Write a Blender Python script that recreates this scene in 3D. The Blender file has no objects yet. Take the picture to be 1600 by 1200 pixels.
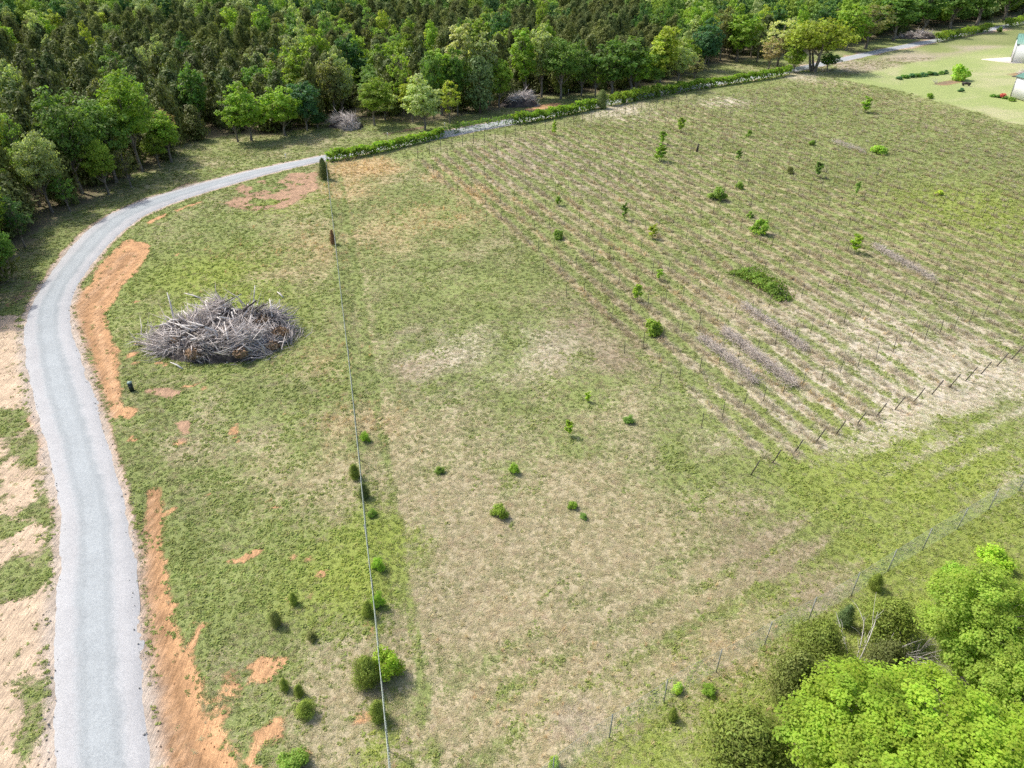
import bpy, math, random
import numpy as np
from mathutils import Vector

# ------------------------------------------------------------------ camera, sky, sun, exposure
SC = bpy.context.scene
COL = SC.collection
CAM_H, PITCH, FPX = 38.0, math.radians(33.0), 1109.0
cam_data = bpy.data.cameras.new("camera")
cam = bpy.data.objects.new("camera", cam_data)
COL.objects.link(cam)
cam.location = (0, 0, CAM_H)
cam.rotation_euler = (math.pi / 2 - PITCH, 0, 0)
cam_data.sensor_fit = 'HORIZONTAL'
cam_data.sensor_width = 36.0
cam_data.lens = FPX / 1600 * 36.0
cam_data.clip_end = 8000
SC.camera = cam

SUN_AZ, SUN_EL = math.radians(-60), math.radians(52)      # azimuth from +Y towards +X
world = bpy.data.worlds.new("World")
SC.world = world
world.use_nodes = True
wn = world.node_tree.nodes
wl = world.node_tree.links
wn.clear()
sky = wn.new('ShaderNodeTexSky'); sky.sky_type = 'NISHITA'; sky.sun_disc = False
sky.sun_elevation = SUN_EL; sky.sun_rotation = SUN_AZ
sky.air_density = 1.0; sky.dust_density = 4.0; sky.ozone_density = 1.0
bg = wn.new('ShaderNodeBackground'); bg.inputs['Strength'].default_value = 0.15
wo = wn.new('ShaderNodeOutputWorld')
wl.new(sky.outputs[0], bg.inputs['Color']); wl.new(bg.outputs[0], wo.inputs['Surface'])
sun_d = bpy.data.lights.new("sun", 'SUN')
sun_d.energy = 3.0; sun_d.angle = math.radians(2.0); sun_d.color = (1.0, 0.955, 0.88)
sun = bpy.data.objects.new("sun", sun_d); COL.objects.link(sun)
sdir = Vector((math.sin(SUN_AZ) * math.cos(SUN_EL), math.cos(SUN_AZ) * math.cos(SUN_EL), math.sin(SUN_EL)))
sun.rotation_euler = sdir.to_track_quat('Z', 'Y').to_euler()
sun.location = sdir * 200
SC.view_settings.view_transform = 'Standard'
SC.view_settings.look = 'None'
SC.view_settings.exposure = 0.42
SC.view_settings.gamma = 1.0
SC.cycles.max_bounces = 5
SC.cycles.diffuse_bounces = 3
SC.cycles.transmission_bounces = 4
SC.cycles.use_denoising = False

# ------------------------------------------------------------------ helpers
RNG = np.random.default_rng(7)
random.seed(7)
SP, CP = math.sin(PITCH), math.cos(PITCH)

def at(px, py, z=0.0):
    """photo pixel (1600x1200) -> point of the place on the level z"""
    u = (px - 800) / FPX; v = (py - 600) / FPX
    Z = (CAM_H - z) / (SP + v * CP)
    return np.array([u * Z, Z * (CP - v * SP), z])

def proj(x, y, z):
    d = CAM_H - z
    Z = y * CP + d * SP
    v = (d * CP - y * SP) / Z
    return 800 + FPX * x / Z, 600 + FPX * v, Z

def ats(lst):
    return np.array([at(*p)[:2] for p in lst])

def tree_size(bx, by, top, wpx, z0=0.0):
    """height and crown width in metres from the photo's base, top and width"""
    p = at(bx, by, z0)
    lo, hi = 0.1, 45.0
    for _ in range(40):
        m = (lo + hi) / 2
        if proj(p[0], p[1], z0 + m)[1] > top: lo = m
        else: hi = m
    Z = proj(p[0], p[1], z0 + lo / 2)[2]
    return p, lo, wpx * Z / FPX

def smooth(e0, e1, x):
    t = np.clip((x - e0) / (e1 - e0), 0, 1)
    return t * t * (3 - 2 * t)

_PERM = np.random.default_rng(3).random((256, 256))
def vnoise(x, y):
    xi = np.floor(x).astype(int); yi = np.floor(y).astype(int)
    fx = x - xi; fy = y - yi
    fx = fx * fx * (3 - 2 * fx); fy = fy * fy * (3 - 2 * fy)
    a = _PERM[xi & 255, yi & 255]; b = _PERM[(xi + 1) & 255, yi & 255]
    c = _PERM[xi & 255, (yi + 1) & 255]; d = _PERM[(xi + 1) & 255, (yi + 1) & 255]
    return (a * (1 - fx) + b * fx) * (1 - fy) + (c * (1 - fx) + d * fx) * fy

def fbm(x, y, s, o=4, off=0.0):
    r = 0; amp = 0.5; tot = 0
    for k in range(o):
        r = r + amp * vnoise(x * s + off + 17.3 * k, y * s + off * 1.7 + 5.1 * k)
        tot += amp; amp *= 0.55; s = s * 2.07
    return r / tot

def seg_dist(x, y, line):
    """distance to a polyline"""
    best = np.full(x.shape, 1e9)
    for a, b in zip(line[:-1], line[1:]):
        d = b - a; L = max((d * d).sum(), 1e-9)
        t = np.clip(((x - a[0]) * d[0] + (y - a[1]) * d[1]) / L, 0, 1)
        q = np.hypot(x - a[0] - t * d[0], y - a[1] - t * d[1])
        best = np.minimum(best, q)
    return best

def poly_sd(x, y, poly):
    """signed distance to a polygon, negative inside"""
    cl = np.vstack([poly, poly[:1]])
    d = seg_dist(x, y, cl)
    ins = np.zeros(x.shape, bool)
    for a, b in zip(cl[:-1], cl[1:]):
        c = ((a[1] > y) != (b[1] > y))
        xx = (b[0] - a[0]) * (y - a[1]) / (b[1] - a[1] + 1e-12) + a[0]
        ins ^= c & (x < xx)
    return np.where(ins, -d, d)

def link(o, parent=None):
    COL.objects.link(o)
    if parent is not None: o.parent = parent
    return o

def tag(o, label=None, cat=None, group=None, kind=None):
    if label: o["label"] = label
    if cat: o["category"] = cat
    if group: o["group"] = group
    if kind: o["kind"] = kind
    return o

def empty(name, loc, rz=0.0, scale=(1, 1, 1)):
    o = bpy.data.objects.new(name, None)
    o.location = [float(c) for c in loc]; o.rotation_euler = (0, 0, rz); o.scale = scale
    o.empty_display_size = 0.3
    return link(o)

def np_mesh(name, V, Fc, mat=None, smooth_sh=False, attrs=None):
    """mesh from arrays; Fc is an (n,3) or (n,4) array or a list of such"""
    V = np.asarray(V, np.float32)
    Fl = Fc if isinstance(Fc, list) else [Fc]
    Fl = [np.asarray(f, np.int32) for f in Fl if len(f)]
    me = bpy.data.meshes.new(name)
    me.vertices.add(len(V)); me.vertices.foreach_set("co", V.ravel())
    if Fl:
        loops = np.concatenate([f.ravel() for f in Fl])
        tot = np.concatenate([np.full(len(f), f.shape[1], np.int32) for f in Fl])
        st = np.concatenate([[0], np.cumsum(tot)[:-1]]).astype(np.int32)
        me.loops.add(len(loops)); me.loops.foreach_set("vertex_index", loops)
        me.polygons.add(len(tot)); me.polygons.foreach_set("loop_start", st)
        me.polygons.foreach_set("loop_total", tot)
        if smooth_sh: me.polygons.foreach_set("use_smooth", np.ones(len(tot), bool))
    me.update(calc_edges=True)
    if attrs:
        for k, (ty, arr) in attrs.items():
            a = me.attributes.new(k, ty, 'POINT')
            arr = np.asarray(arr)
            if ty == 'FLOAT_COLOR':
                arr = np.concatenate([arr, np.ones((len(arr), 1))], 1).astype(np.float32)
                a.data.foreach_set("color", arr.ravel())
            elif ty == 'FLOAT_VECTOR':
                a.data.foreach_set("vector", arr.astype(np.float32).ravel())
            elif ty == 'INT':
                a.data.foreach_set("value", arr.astype(np.int32))
            else:
                a.data.foreach_set("value", arr.astype(np.float32))
    if mat: me.materials.append(mat)
    return me

def obj(name, me, parent=None, loc=None):
    o = bpy.data.objects.new(name, me)
    if loc is not None: o.location = [float(c) for c in loc]
    return link(o, parent)

class MB:
    """collects boxes, tubes and quads into one mesh"""
    def __init__(s): s.V = []; s.Q = []; s.T = []; s.n = 0
    def add(s, V, Q=None, T=None):
        V = np.asarray(V, float)
        s.V.append(V)
        if Q is not None and len(Q): s.Q.append(np.asarray(Q) + s.n)
        if T is not None and len(T): s.T.append(np.asarray(T) + s.n)
        s.n += len(V)
    def tube(s, pts, rad, k=6, cap=True):
        pts = np.asarray(pts, float); n = len(pts)
        rad = np.broadcast_to(np.asarray(rad, float), (n,))
        d = np.gradient(pts, axis=0); d /= np.linalg.norm(d, axis=1)[:, None] + 1e-9
        up = np.where(np.abs(d[:, 2:3]) > 0.9, np.array([[1., 0, 0]]), np.array([[0, 0, 1.]]))
        a = np.cross(d, up); a /= np.linalg.norm(a, axis=1)[:, None] + 1e-9
        b = np.cross(d, a)
        th = np.arange(k) / k * 2 * math.pi
        V = pts[:, None] + rad[:, None, None] * (np.cos(th)[None, :, None] * a[:, None] + np.sin(th)[None, :, None] * b[:, None])
        V = V.reshape(-1, 3)
        i = np.arange(n - 1)[:, None] * k; j = np.arange(k)[None]; j2 = (j + 1) % k
        Q = np.stack([i + j, i + j2, i + k + j2, i + k + j], -1).reshape(-1, 4)
        T = None
        if cap:
            T = [[0, q + 1, q] for q in range(1, k - 1)] + [[(n - 1) * k, (n - 1) * k + q, (n - 1) * k + q + 1] for q in range(1, k - 1)]
        s.add(V, Q, T)
    def box(s, c, size, rz=0.0):
        c = np.asarray(c, float); h = np.asarray(size, float) / 2
        g = np.array([[x, y, z] for x in (-1, 1) for y in (-1, 1) for z in (-1, 1)], float) * h
        R = np.array([[math.cos(rz), -math.sin(rz), 0], [math.sin(rz), math.cos(rz), 0], [0, 0, 1]])
        s.add(g @ R.T + c, [[0, 1, 3, 2], [4, 6, 7, 5], [0, 4, 5, 1], [2, 3, 7, 6], [0, 2, 6, 4], [1, 5, 7, 3]])
    def mesh(s, name, mat=None, smooth_sh=False):
        return np_mesh(name, np.concatenate(s.V), [np.concatenate(q) for q in (s.Q, s.T) if q], mat, smooth_sh)

# ------------------------------------------------------------------ materials
def new_mat(name):
    m = bpy.data.materials.new(name); m.use_nodes = True
    nt = m.node_tree; nt.nodes.clear()
    out = nt.nodes.new('ShaderNodeOutputMaterial')
    return m, nt, out

def N(nt, ty, **kw):
    n = nt.nodes.new(ty)
    for k, v in kw.items():
        if k in n.inputs: n.inputs[k].default_value = v
        else: setattr(n, k, v)
    return n

def noise(nt, scale, detail=4, rough=0.6, coord=None):
    n = nt.nodes.new('ShaderNodeTexNoise')
    n.inputs['Scale'].default_value = scale; n.inputs['Detail'].default_value = detail; n.inputs['Roughness'].default_value = rough
    if coord is not None: nt.links.new(coord, n.inputs['Vector'])
    return n.outputs['Fac']

def mth(nt, op, a, b=None, clamp=False):
    n = nt.nodes.new('ShaderNodeMath'); n.operation = op; n.use_clamp = clamp
    for k, v in ((0, a), (1, b)):
        if v is None: continue
        if isinstance(v, (int, float)): n.inputs[k].default_value = v
        else: nt.links.new(v, n.inputs[k])
    return n.outputs[0]

def mapr(nt, v, a, b, c=0.0, d=1.0):
    n = nt.nodes.new('ShaderNodeMapRange'); n.interpolation_type = 'SMOOTHSTEP'
    nt.links.new(v, n.inputs[0])
    for k, x in zip((1, 2, 3, 4), (a, b, c, d)): n.inputs[k].default_value = x
    return n.outputs[0]

def mixc(nt, f, a, b, blend='MIX'):
    n = nt.nodes.new('ShaderNodeMix'); n.data_type = 'RGBA'; n.blend_type = blend
    for sock, v in ((n.inputs[0], f), (n.inputs[6], a), (n.inputs[7], b)):
        if isinstance(v, (int, float)): sock.default_value = v
        elif isinstance(v, tuple): sock.default_value = (*v, 1)
        else: nt.links.new(v, sock)
    return n.outputs[2]

def scale_c(nt, c, f):
    n = nt.nodes.new('ShaderNodeVectorMath'); n.operation = 'SCALE'
    if isinstance(c, tuple): n.inputs[0].default_value = c
    else: nt.links.new(c, n.inputs[0])
    if isinstance(f, (int, float)): n.inputs['Scale'].default_value = f
    else: nt.links.new(f, n.inputs['Scale'])
    return n.outputs[0]

def attr(nt, name, ty='GEOMETRY'):
    n = nt.nodes.new('ShaderNodeAttribute'); n.attribute_name = name; n.attribute_type = ty
    return n

def leaf_surface(nt, out, col, trans=0.35, rough=0.6, tint=(1.1, 1.15, 0.55)):
    """thin leaf: diffuse front, light passing through to the back"""
    d = N(nt, 'ShaderNodeBsdfPrincipled'); d.inputs['Roughness'].default_value = rough
    d.inputs['Specular IOR Level'].default_value = 0.25
    nt.links.new(col, d.inputs['Base Color'])
    t = N(nt, 'ShaderNodeBsdfTranslucent')
    tc = mixc(nt, 1.0, col, tint, 'MULTIPLY'); nt.links.new(tc, t.inputs['Color'])
    m = N(nt, 'ShaderNodeMixShader'); m.inputs[0].default_value = trans
    nt.links.new(d.outputs[0], m.inputs[1]); nt.links.new(t.outputs[0], m.inputs[2])
    nt.links.new(m.outputs[0], out.inputs['Surface'])

def simple_mat(name, c1, c2, scale, rough=0.8, bump=0.0, spec=0.3, metal=0.0, obj_coord=True):
    m, nt, out = new_mat(name)
    tc = N(nt, 'ShaderNodeTexCoord')
    n1 = noise(nt, scale, 5, 0.65, tc.outputs['Object'])
    f = mapr(nt, n1, 0.32, 0.68)
    col = mixc(nt, f, c1, c2)
    b = N(nt, 'ShaderNodeBsdfPrincipled'); b.inputs['Roughness'].default_value = rough
    b.inputs['Specular IOR Level'].default_value = spec; b.inputs['Metallic'].default_value = metal
    nt.links.new(col, b.inputs['Base Color'])
    if bump:
        bp = N(nt, 'ShaderNodeBump'); bp.inputs['Strength'].default_value = bump; bp.inputs['Distance'].default_value = 0.03
        nt.links.new(n1, bp.inputs['Height']); nt.links.new(bp.outputs[0], b.inputs['Normal'])
    nt.links.new(b.outputs[0], out.inputs['Surface'])
    return m

def foliage_mat(name, trans=0.35, var=0.35):
    """leaf colour is the object's own colour, varied from tree to tree and from spray to spray"""
    m, nt, out = new_mat(name)
    oi = N(nt, 'ShaderNodeObjectInfo'); tc = N(nt, 'ShaderNodeTexCoord')
    lv = attr(nt, 'leafv').outputs['Fac']
    n1 = noise(nt, 0.55, 3, 0.6, tc.outputs['Object'])
    br = mth(nt, 'ADD', mapr(nt, n1, 0.3, 0.7, 1 - var * 0.6, 1 + var * 0.6), mth(nt, 'MULTIPLY', mth(nt, 'SUBTRACT', lv, 0.5), var))
    r = mth(nt, 'MULTIPLY', mth(nt, 'SUBTRACT', oi.outputs['Random'], 0.5), 0.35)
    br = mth(nt, 'ADD', br, r)
    hs = N(nt, 'ShaderNodeHueSaturation')
    hs.inputs['Saturation'].default_value = 1.0
    h = mth(nt, 'ADD', 0.5, mth(nt, 'MULTIPLY', mth(nt, 'SUBTRACT', lv, 0.5), 0.035))
    nt.links.new(h, hs.inputs['Hue']); nt.links.new(br, hs.inputs['Value']); nt.links.new(oi.outputs['Color'], hs.inputs['Color'])
    leaf_surface(nt, out, hs.outputs[0], trans)
    return m

def tuft_mat(name, trans=0.3):
    m, nt, out = new_mat(name)
    t = attr(nt, 'tint', 'INSTANCER'); lv = attr(nt, 'leafv').outputs['Fac']
    c = scale_c(nt, t.outputs['Color'], mapr(nt, lv, 0, 1, 0.86, 1.14))
    leaf_surface(nt, out, c, trans, 0.75, (1.05, 1.08, 0.75))
    return m

M = {}
M['leaf'] = foliage_mat('broad_leaves', 0.48, 0.45)
M['needle'] = foliage_mat('cedar_sprays', 0.22, 0.5)
M['tuft'] = tuft_mat('grass_blades', 0.3)
M['bark'] = simple_mat('grey_bark', (.12, .10, .08), (.30, .27, .23), 3.0, 0.9, 0.4)
M['cedar_bark'] = simple_mat('cedar_bark', (.09, .065, .05), (.19, .14, .11), 4.0, 0.9, 0.4)
M['deadwood'] = simple_mat('bleached_wood', (.45, .42, .39), (.74, .70, .66), 2.5, 0.85, 0.4)
M['twig'] = simple_mat('grey_twigs', (.36, .32, .30), (.72, .66, .62), 0.9, 0.9)
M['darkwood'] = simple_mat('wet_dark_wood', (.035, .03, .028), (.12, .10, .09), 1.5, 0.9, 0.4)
M['rust_leaf'] = simple_mat('dead_cedar_brown', (.20, .13, .08), (.36, .25, .15), 2.0, 0.9)
M['post'] = simple_mat('dark_post', (.05, .045, .04), (.13, .115, .10), 6.0, 0.7)
M['galv'] = simple_mat('galvanised_wire', (.32, .37, .32), (.46, .52, .46), 3.0, 0.5, metal=0.2)
M['tpost'] = simple_mat('weathered_fence_post', (.20, .22, .20), (.36, .37, .34), 5.0, 0.7)
M['siding'] = simple_mat('white_siding', (.74, .76, .78), (.82, .83, .84), 1.2, 0.5)
M['greenroof'] = simple_mat('green_metal_roof', (.13, .27, .22), (.17, .33, .27), 1.0, 0.45)
M['concrete'] = simple_mat('concrete', (.50, .46, .40), (.66, .60, .52), 1.5, 0.9)
M['box_green'] = simple_mat('dark_green_plastic', (.018, .03, .026), (.03, .045, .04), 4.0, 0.5)
M['box_lid'] = simple_mat('faded_green_plastic', (.22, .31, .28), (.30, .39, .36), 4.0, 0.6)
M['white'] = simple_mat('white_plastic', (.75, .75, .74), (.82, .82, .80), 4.0, 0.5)
M['petal'] = simple_mat('red_petals', (.55, .05, .04), (.75, .16, .12), 6.0, 0.7)

# ------------------------------------------------------------------ lay of the land
ROAD_L = [(86, 1290), (86, 1200), (80, 1100), (77, 1000), (80, 920), (93, 860), (94, 800), (83, 750), (72, 700), (56, 650), (41, 600), (35, 550), (31, 510), (40, 485), (62, 450), (80, 425), (98, 400), (118, 375), (145, 350), (175, 329), (215, 314), (265, 299), (330, 281), (400, 263), (455, 253), (505, 243)]
ROAD_R = [(246, 1290), (238, 1200), (230, 1100), (221, 1000), (213, 900), (206, 850), (203, 800), (187, 750), (173, 700), (160, 650), (143, 600), (127, 555), (112, 510), (103, 482), (112, 460), (123, 440), (140, 420), (156, 400), (173, 380), (193, 360), (220, 340), (247, 325), (290, 310), (345, 293), (410, 274), (455, 262), (505, 251)]
ROAD_C2 = [(600, 229), (692, 210), (745, 200), (800, 190), (860, 178), (955, 159), (1000, 151), (1100, 133), (1200, 117), (1250, 107), (1317, 93), (1375, 80), (1425, 70), (1475, 61), (1500, 55), (1545, 46), (1600, 35), (1700, 17)]

def resample(line, n):
    line = np.asarray(line, float)
    s = np.concatenate([[0], np.cumsum(np.hypot(*np.diff(line, axis=0).T))])
    t = np.linspace(0, s[-1], n)
    return np.stack([np.interp(t, s, line[:, 0]), np.interp(t, s, line[:, 1])], 1)

def smooth_line(line, n, it=6):
    q = resample(line, n)
    for _ in range(it):
        q[1:-1] = 0.25 * q[:-2] + 0.5 * q[1:-1] + 0.25 * q[2:]
    return q

def line_normals(c):
    d = np.gradient(c, axis=0); d /= np.linalg.norm(d, axis=1)[:, None]
    return np.stack([-d[:, 1], d[:, 0]], 1)

_rl = resample(ats(ROAD_L), 60); _rr = resample(ats(ROAD_R), 60)
_c1 = (_rl + _rr) / 2
_w1 = seg_dist(_c1[:, 0], _c1[:, 1], ats(ROAD_L)) + seg_dist(_c1[:, 0], _c1[:, 1], ats(ROAD_R))
_c2 = ats(ROAD_C2)
ROAD_C = np.vstack([_c1, _c2])
_w = np.concatenate([_w1, np.full(len(_c2), 4.9)])
_n = 520
_s = np.concatenate([[0], np.cumsum(np.hypot(*np.diff(ROAD_C, axis=0).T))])
ROAD_W = np.interp(np.linspace(0, _s[-1], _n), _s, _w)
ROAD_C = smooth_line(ROAD_C, _n, 10)
ROAD_W = np.convolve(np.pad(ROAD_W, 8, 'edge'), np.ones(17) / 17, 'valid')
_rc = ROAD_C[::6]; _rw = ROAD_W[::6]

def road_dist(x, y):
    """distance outside the road's edge, negative on the road"""
    best = np.full(x.shape, 1e9)
    for k in range(len(_rc) - 1):
        a, b = _rc[k], _rc[k + 1]; d = b - a; L = (d * d).sum()
        t = np.clip(((x - a[0]) * d[0] + (y - a[1]) * d[1]) / L, 0, 1)
        q = np.hypot(x - a[0] - t * d[0], y - a[1] - t * d[1]) - (_rw[k] * (1 - t) + _rw[k + 1] * t) / 2
        best = np.minimum(best, q)
    return best

DIRT = [  # bare-soil patches: outline, soil colour, softness
    ([(186, 376), (206, 371), (242, 384), (228, 415), (205, 440), (186, 468), (170, 492), (178, 520), (192, 545), (190, 575), (196, 610), (200, 642), (185, 655), (166, 652), (160, 622), (150, 600), (140, 570), (128, 540), (117, 510), (107, 490), (104, 474), (125, 453), (145, 425), (165, 400)], 'orange', 0.45),
    ([(225, 758), (219, 830), (221, 880), (213, 900), (222, 1000), (232, 1100), (238, 1210), (246, 1290), (400, 1290), (378, 1200), (350, 1150), (333, 1112), (317, 1088), (303, 1030), (285, 970), (271, 910), (262, 870), (259, 820), (254, 760)], 'orange', 0.5),
    ([(335, 1112), (395, 1130), (440, 1210), (440, 1290), (380, 1290), (360, 1160)], 'orange', 1.0),
    ([(-80, 490), (32, 492), (36, 560), (50, 640), (20, 642), (-80, 640)], 'sand', 0.6),
    ([(-80, 945), (40, 930), (92, 885), (85, 1000), (85, 1100), (92, 1290), (-80, 1290)], 'sand', 0.7),
    ([(-80, 640), (50, 640), (72, 705), (95, 800), (95, 860), (40, 932), (-80, 945)], 'sand', 1.4),
    ([(350, 318), (378, 287), (440, 271), (498, 268), (497, 300), (450, 325), (390, 332)], 'red', 0.9),
    ([(268, 328), (318, 312), (322, 316), (272, 335)], 'orange', 0.4),
    ([(225, 348), (262, 330), (266, 335), (232, 356)], 'orange', 0.4),
    ([(284, 378), (306, 375), (308, 381), (286, 385)], 'red', 0.4), ([(322, 372), (336, 376), (330, 383)], 'orange', 0.4),
    ([(272, 397), (284, 396), (280, 404), (270, 403)], 'orange', 0.4), ([(243, 402), (258, 402), (256, 408)], 'orange', 0.4),
    ([(277, 599), (300, 597), (300, 606), (280, 605)], 'orange', 0.3), ([(305, 604), (332, 599), (334, 610), (314, 617), (305, 612)], 'orange', 0.35),
    ([(215, 612), (262, 606), (285, 612), (262, 632), (240, 618)], 'red', 0.5), ([(190, 632), (215, 640), (205, 655), (185, 650)], 'orange', 0.5),
    ([(275, 660), (300, 655), (300, 680), (285, 690)], 'red', 0.5), ([(330, 732), (350, 733), (345, 742), (332, 742)], 'orange', 0.3),
    ([(340, 757), (364, 758), (352, 772)], 'orange', 0.3), ([(294, 712), (308, 708), (310, 722), (298, 726)], 'orange', 0.35),
    ([(200, 735), (215, 735), (212, 760), (203, 760)], 'sand', 0.4),
    ([(335, 918), (352, 918), (352, 932), (340, 932)], 'orange', 0.35), ([(352, 953), (374, 955), (366, 968), (352, 965)], 'orange', 0.35),
    ([(346, 1040), (366, 1042), (370, 1074), (356, 1076)], 'orange', 0.8), ([(384, 1092), (400, 1092), (396, 1106)], 'orange', 0.3),
    ([(58, 715), (72, 712), (74, 725), (62, 726)], 'orange', 0.35), ([(40, 652), (55, 648), (55, 668), (44, 670)], 'orange', 0.5),
    ([(590, 209), (625, 202), (665, 196), (660, 201), (610, 212)], 'brown', 0.8), ([(795, 181), (830, 165), (888, 158), (878, 165), (840, 172), (800, 186)], 'orange', 0.8),
    ([(20, 470), (38, 440), (62, 412), (72, 412), (48, 445), (30, 474)], 'brown', 0.8), ([(255, 300), (310, 281), (312, 285), (262, 305)], 'brown', 0.8),
    ([(1440, 131), (1470, 127), (1520, 126), (1480, 133)], 'brown', 0.9), ([(1570, 118), (1610, 112), (1610, 120), (1580, 122)], 'brown', 0.7),
]
DCOL = {'orange': (.55, .325, .17), 'sand': (.58, .45, .32), 'red': (.42, .275, .18), 'brown': (.27, .20, .13)}
DIRT = [(ats(p), np.array(DCOL[c]), s) for p, c, s in DIRT]
VEG = [ats([(18, 1055), (55, 1048), (82, 1075), (68, 1120), (40, 1190), (20, 1170)])]     # weeds standing on the sand
BLOBS = [  # where grass has dried, and how: place, radius, amount, colour
    (720, 720, 14, .22, 'pink'), (900, 900, 15, .20, 'pink'), (700, 1010, 11, .16, 'pink'), (1010, 800, 9, .10, 'straw'), (1000, 1000, 10, .14, 'pink'), (560, 1090, 7, .12, 'pink'), (640, 840, 6, .16, 'pink'),
    (460, 760, 6, .2, 'straw'), (360, 665, 5, .35, 'pink'), (285, 715, 3, .35, 'pink'), (430, 610, 5, .2, 'pink'), (700, 560, 6, .28, 'pale'), (840, 540, 5, .25, 'pale'),
    (1380, 540, 12, .34, 'pale'), (1300, 640, 11, .36, 'pale'), (1480, 560, 12, .3, 'pale'), (1530, 610, 8, .25, 'pale'), (1140, 160, 6, .55, 'pale'), (960, 172, 8, .4, 'pale'), (1120, 450, 12, .2, 'pink'), (1250, 420, 15, .2, 'pink'),
    (1060, 330, 18, .2, 'straw'), (900, 280, 18, .2, 'mauve'), (800, 245, 14, .18, 'mauve'),
    (570, 262, 5, .95, 'gold'), (540, 300, 6, .16, 'gold'), (460, 390, 9, .12, 'gold'), (700, 330, 8, .16, 'gold'), (640, 350, 8, .08, 'gold'), (745, 300, 3, .5, 'gold'), (690, 275, 3, .4, 'gold'), (520, 560, 4, .2, 'gold'), (560, 660, 4, .15, 'gold'),
    (905, 490, 5, .4, 'brown'), (640, 580, 2.6, .5, 'brown'), (1190, 840, 4.5, .4, 'brown'), (960, 560, 5, .3, 'brown'), (900, 1120, 1.3, .6, 'mauve'), (1150, 1050, 4, .12, 'gold'), (820, 1080, 5, .08, 'gold'), (1290, 955, 2.5, .4, 'brown'),
    (1420, 330, 20, .12, 'straw'), (1330, 105, 12, .5, 'mauve'), (1440, 92, 14, .5, 'mauve'), (1540, 78, 12, .4, 'mauve'), (1250, 118, 8, .3, 'pale'),
    (290, 420, 9, -.28, 'x'), (240, 420, 6, -.25, 'x'), (400, 370, 6, -.12, 'x'), (400, 600, 7, -.25, 'x'), (260, 720, 6, -.2, 'x'), (310, 850, 9, -.2, 'x'), (400, 960, 8, -.1, 'x'), (460, 640, 6, -.18, 'x'),
    (1430, 220, 34, -.42, 'x'), (1550, 300, 24, -.42, 'x'), (1250, 165, 18, -.36, 'x'), (1480, 740, 11, -.2, 'x'), (1330, 800, 8, -.2, 'x'), (1250, 740, 6, -.2, 'x'), (1500, 870, 8, -.35, 'x'), (1450, 930, 6, -.3, 'x'), (1280, 1000, 5, -.2, 'x'), (1000, 1180, 6, -.2, 'x'), (1150, 1120, 6, -.25, 'x'),
    (600, 850, 4.5, -.5, 'x'), (560, 900, 4.5, -.4, 'x'), (530, 330, 3, -.3, 'x'), (1090, 620, 4, -.25, 'x'), (1050, 740, 6, -.12, 'x'), (760, 560, 6, -.1, 'x'), (800, 430, 10, -.1, 'x'), (610, 600, 4, -.2, 'x'),
]
BCOL = {'straw': (.42, .38, .21), 'pink': (.425, .365, .245), 'pale': (.60, .54, .44), 'gold': (.52, .38, .20), 'brown': (.30, .24, .17), 'mauve': (.40, .345, .27), 'x': (0, 0, 0)}
BLOBS = [(at(a, b)[:2], r, w, np.array(BCOL[c]), c) for a, b, r, w, c in BLOBS]
YGREEN = [(at(a, b)[:2], r) for a, b, r in [(600, 850, 5), (555, 900, 5), (590, 1180, 2.5), (1480, 760, 14), (1450, 930, 9), (1350, 1010, 8), (1530, 890, 9), (1150, 1140, 6), (330, 430, 8), (350, 480, 8), (450, 320, 5), (1520, 330, 14), (1000, 1170, 5), (1350, 750, 8)]]
ROW_D = np.array([-0.372, 0.928]); ROW_D /= np.linalg.norm(ROW_D)
ROW_P = np.array([ROW_D[1], -ROW_D[0]])
ROW_S = 2.63
ROW_O = at(1207, 724)[:2]
VINE_POLY = ats([(640, 252), (735, 230), (845, 207), (1013, 174), (1133, 148), (1202, 137), (1300, 126), (1330, 128), (1610, 208), (1800, 260), (1800, 470), (1600, 560), (1420, 640), (1260, 720), (1195, 740), (1100, 640), (960, 520), (830, 400), (730, 315)])
LAWN_POLY = ats([(1310, 124), (1400, 104), (1500, 83), (1590, 74), (1760, 50), (1800, 240), (1610, 200), (1470, 160), (1400, 141)])
FOREST_FRONT = [(-260, 560), (-40, 500), (0, 475), (45, 388), (105, 347), (170, 300), (225, 268), (268, 252), (290, 225), (350, 212), (420, 214), (482, 204), (515, 190), (560, 187), (640, 195), (690, 190), (740, 178), (785, 172), (820, 152), (870, 150), (940, 145), (1010, 136), (1062, 127), (1090, 108), (1140, 99), (1200, 90), (1265, 84), (1330, 74), (1400, 58), (1500, 42), (1560, 31), (1640, 14), (1700, 8)]
_ff = ats(FOREST_FRONT)
FOREST_POLY = np.vstack([_ff, [[420, 470], [420, 640], [-420, 640], [-420, 40], [-90, 40]]])
LANE = ats([(22, 160), (45, 150), (58, 95), (62, 70), (40, 70), (36, 100)])
FENCE1 = ats([(511, 262), (515, 300), (526, 392), (538, 500), (551, 610), (566, 755), (578, 880), (588, 965), (600, 1090), (612, 1215), (622, 1330)])
FENCE2 = ats([(770, 1300), (858, 1222), (952, 1152), (1061, 1082), (1165, 1025), (1254, 972), (1340, 924), (1417, 872), (1490, 830), (1559, 789), (1625, 750), (1720, 700)])
DITCH = ats([(233, 776), (232, 850), (231, 900), (238, 960), (248, 1020), (262, 1100), (282, 1160), (300, 1200), (330, 1290)])
DITCH2 = ats([(200, 400), (170, 440), (140, 475), (135, 510), (150, 560), (160, 600), (168, 640)])

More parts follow.
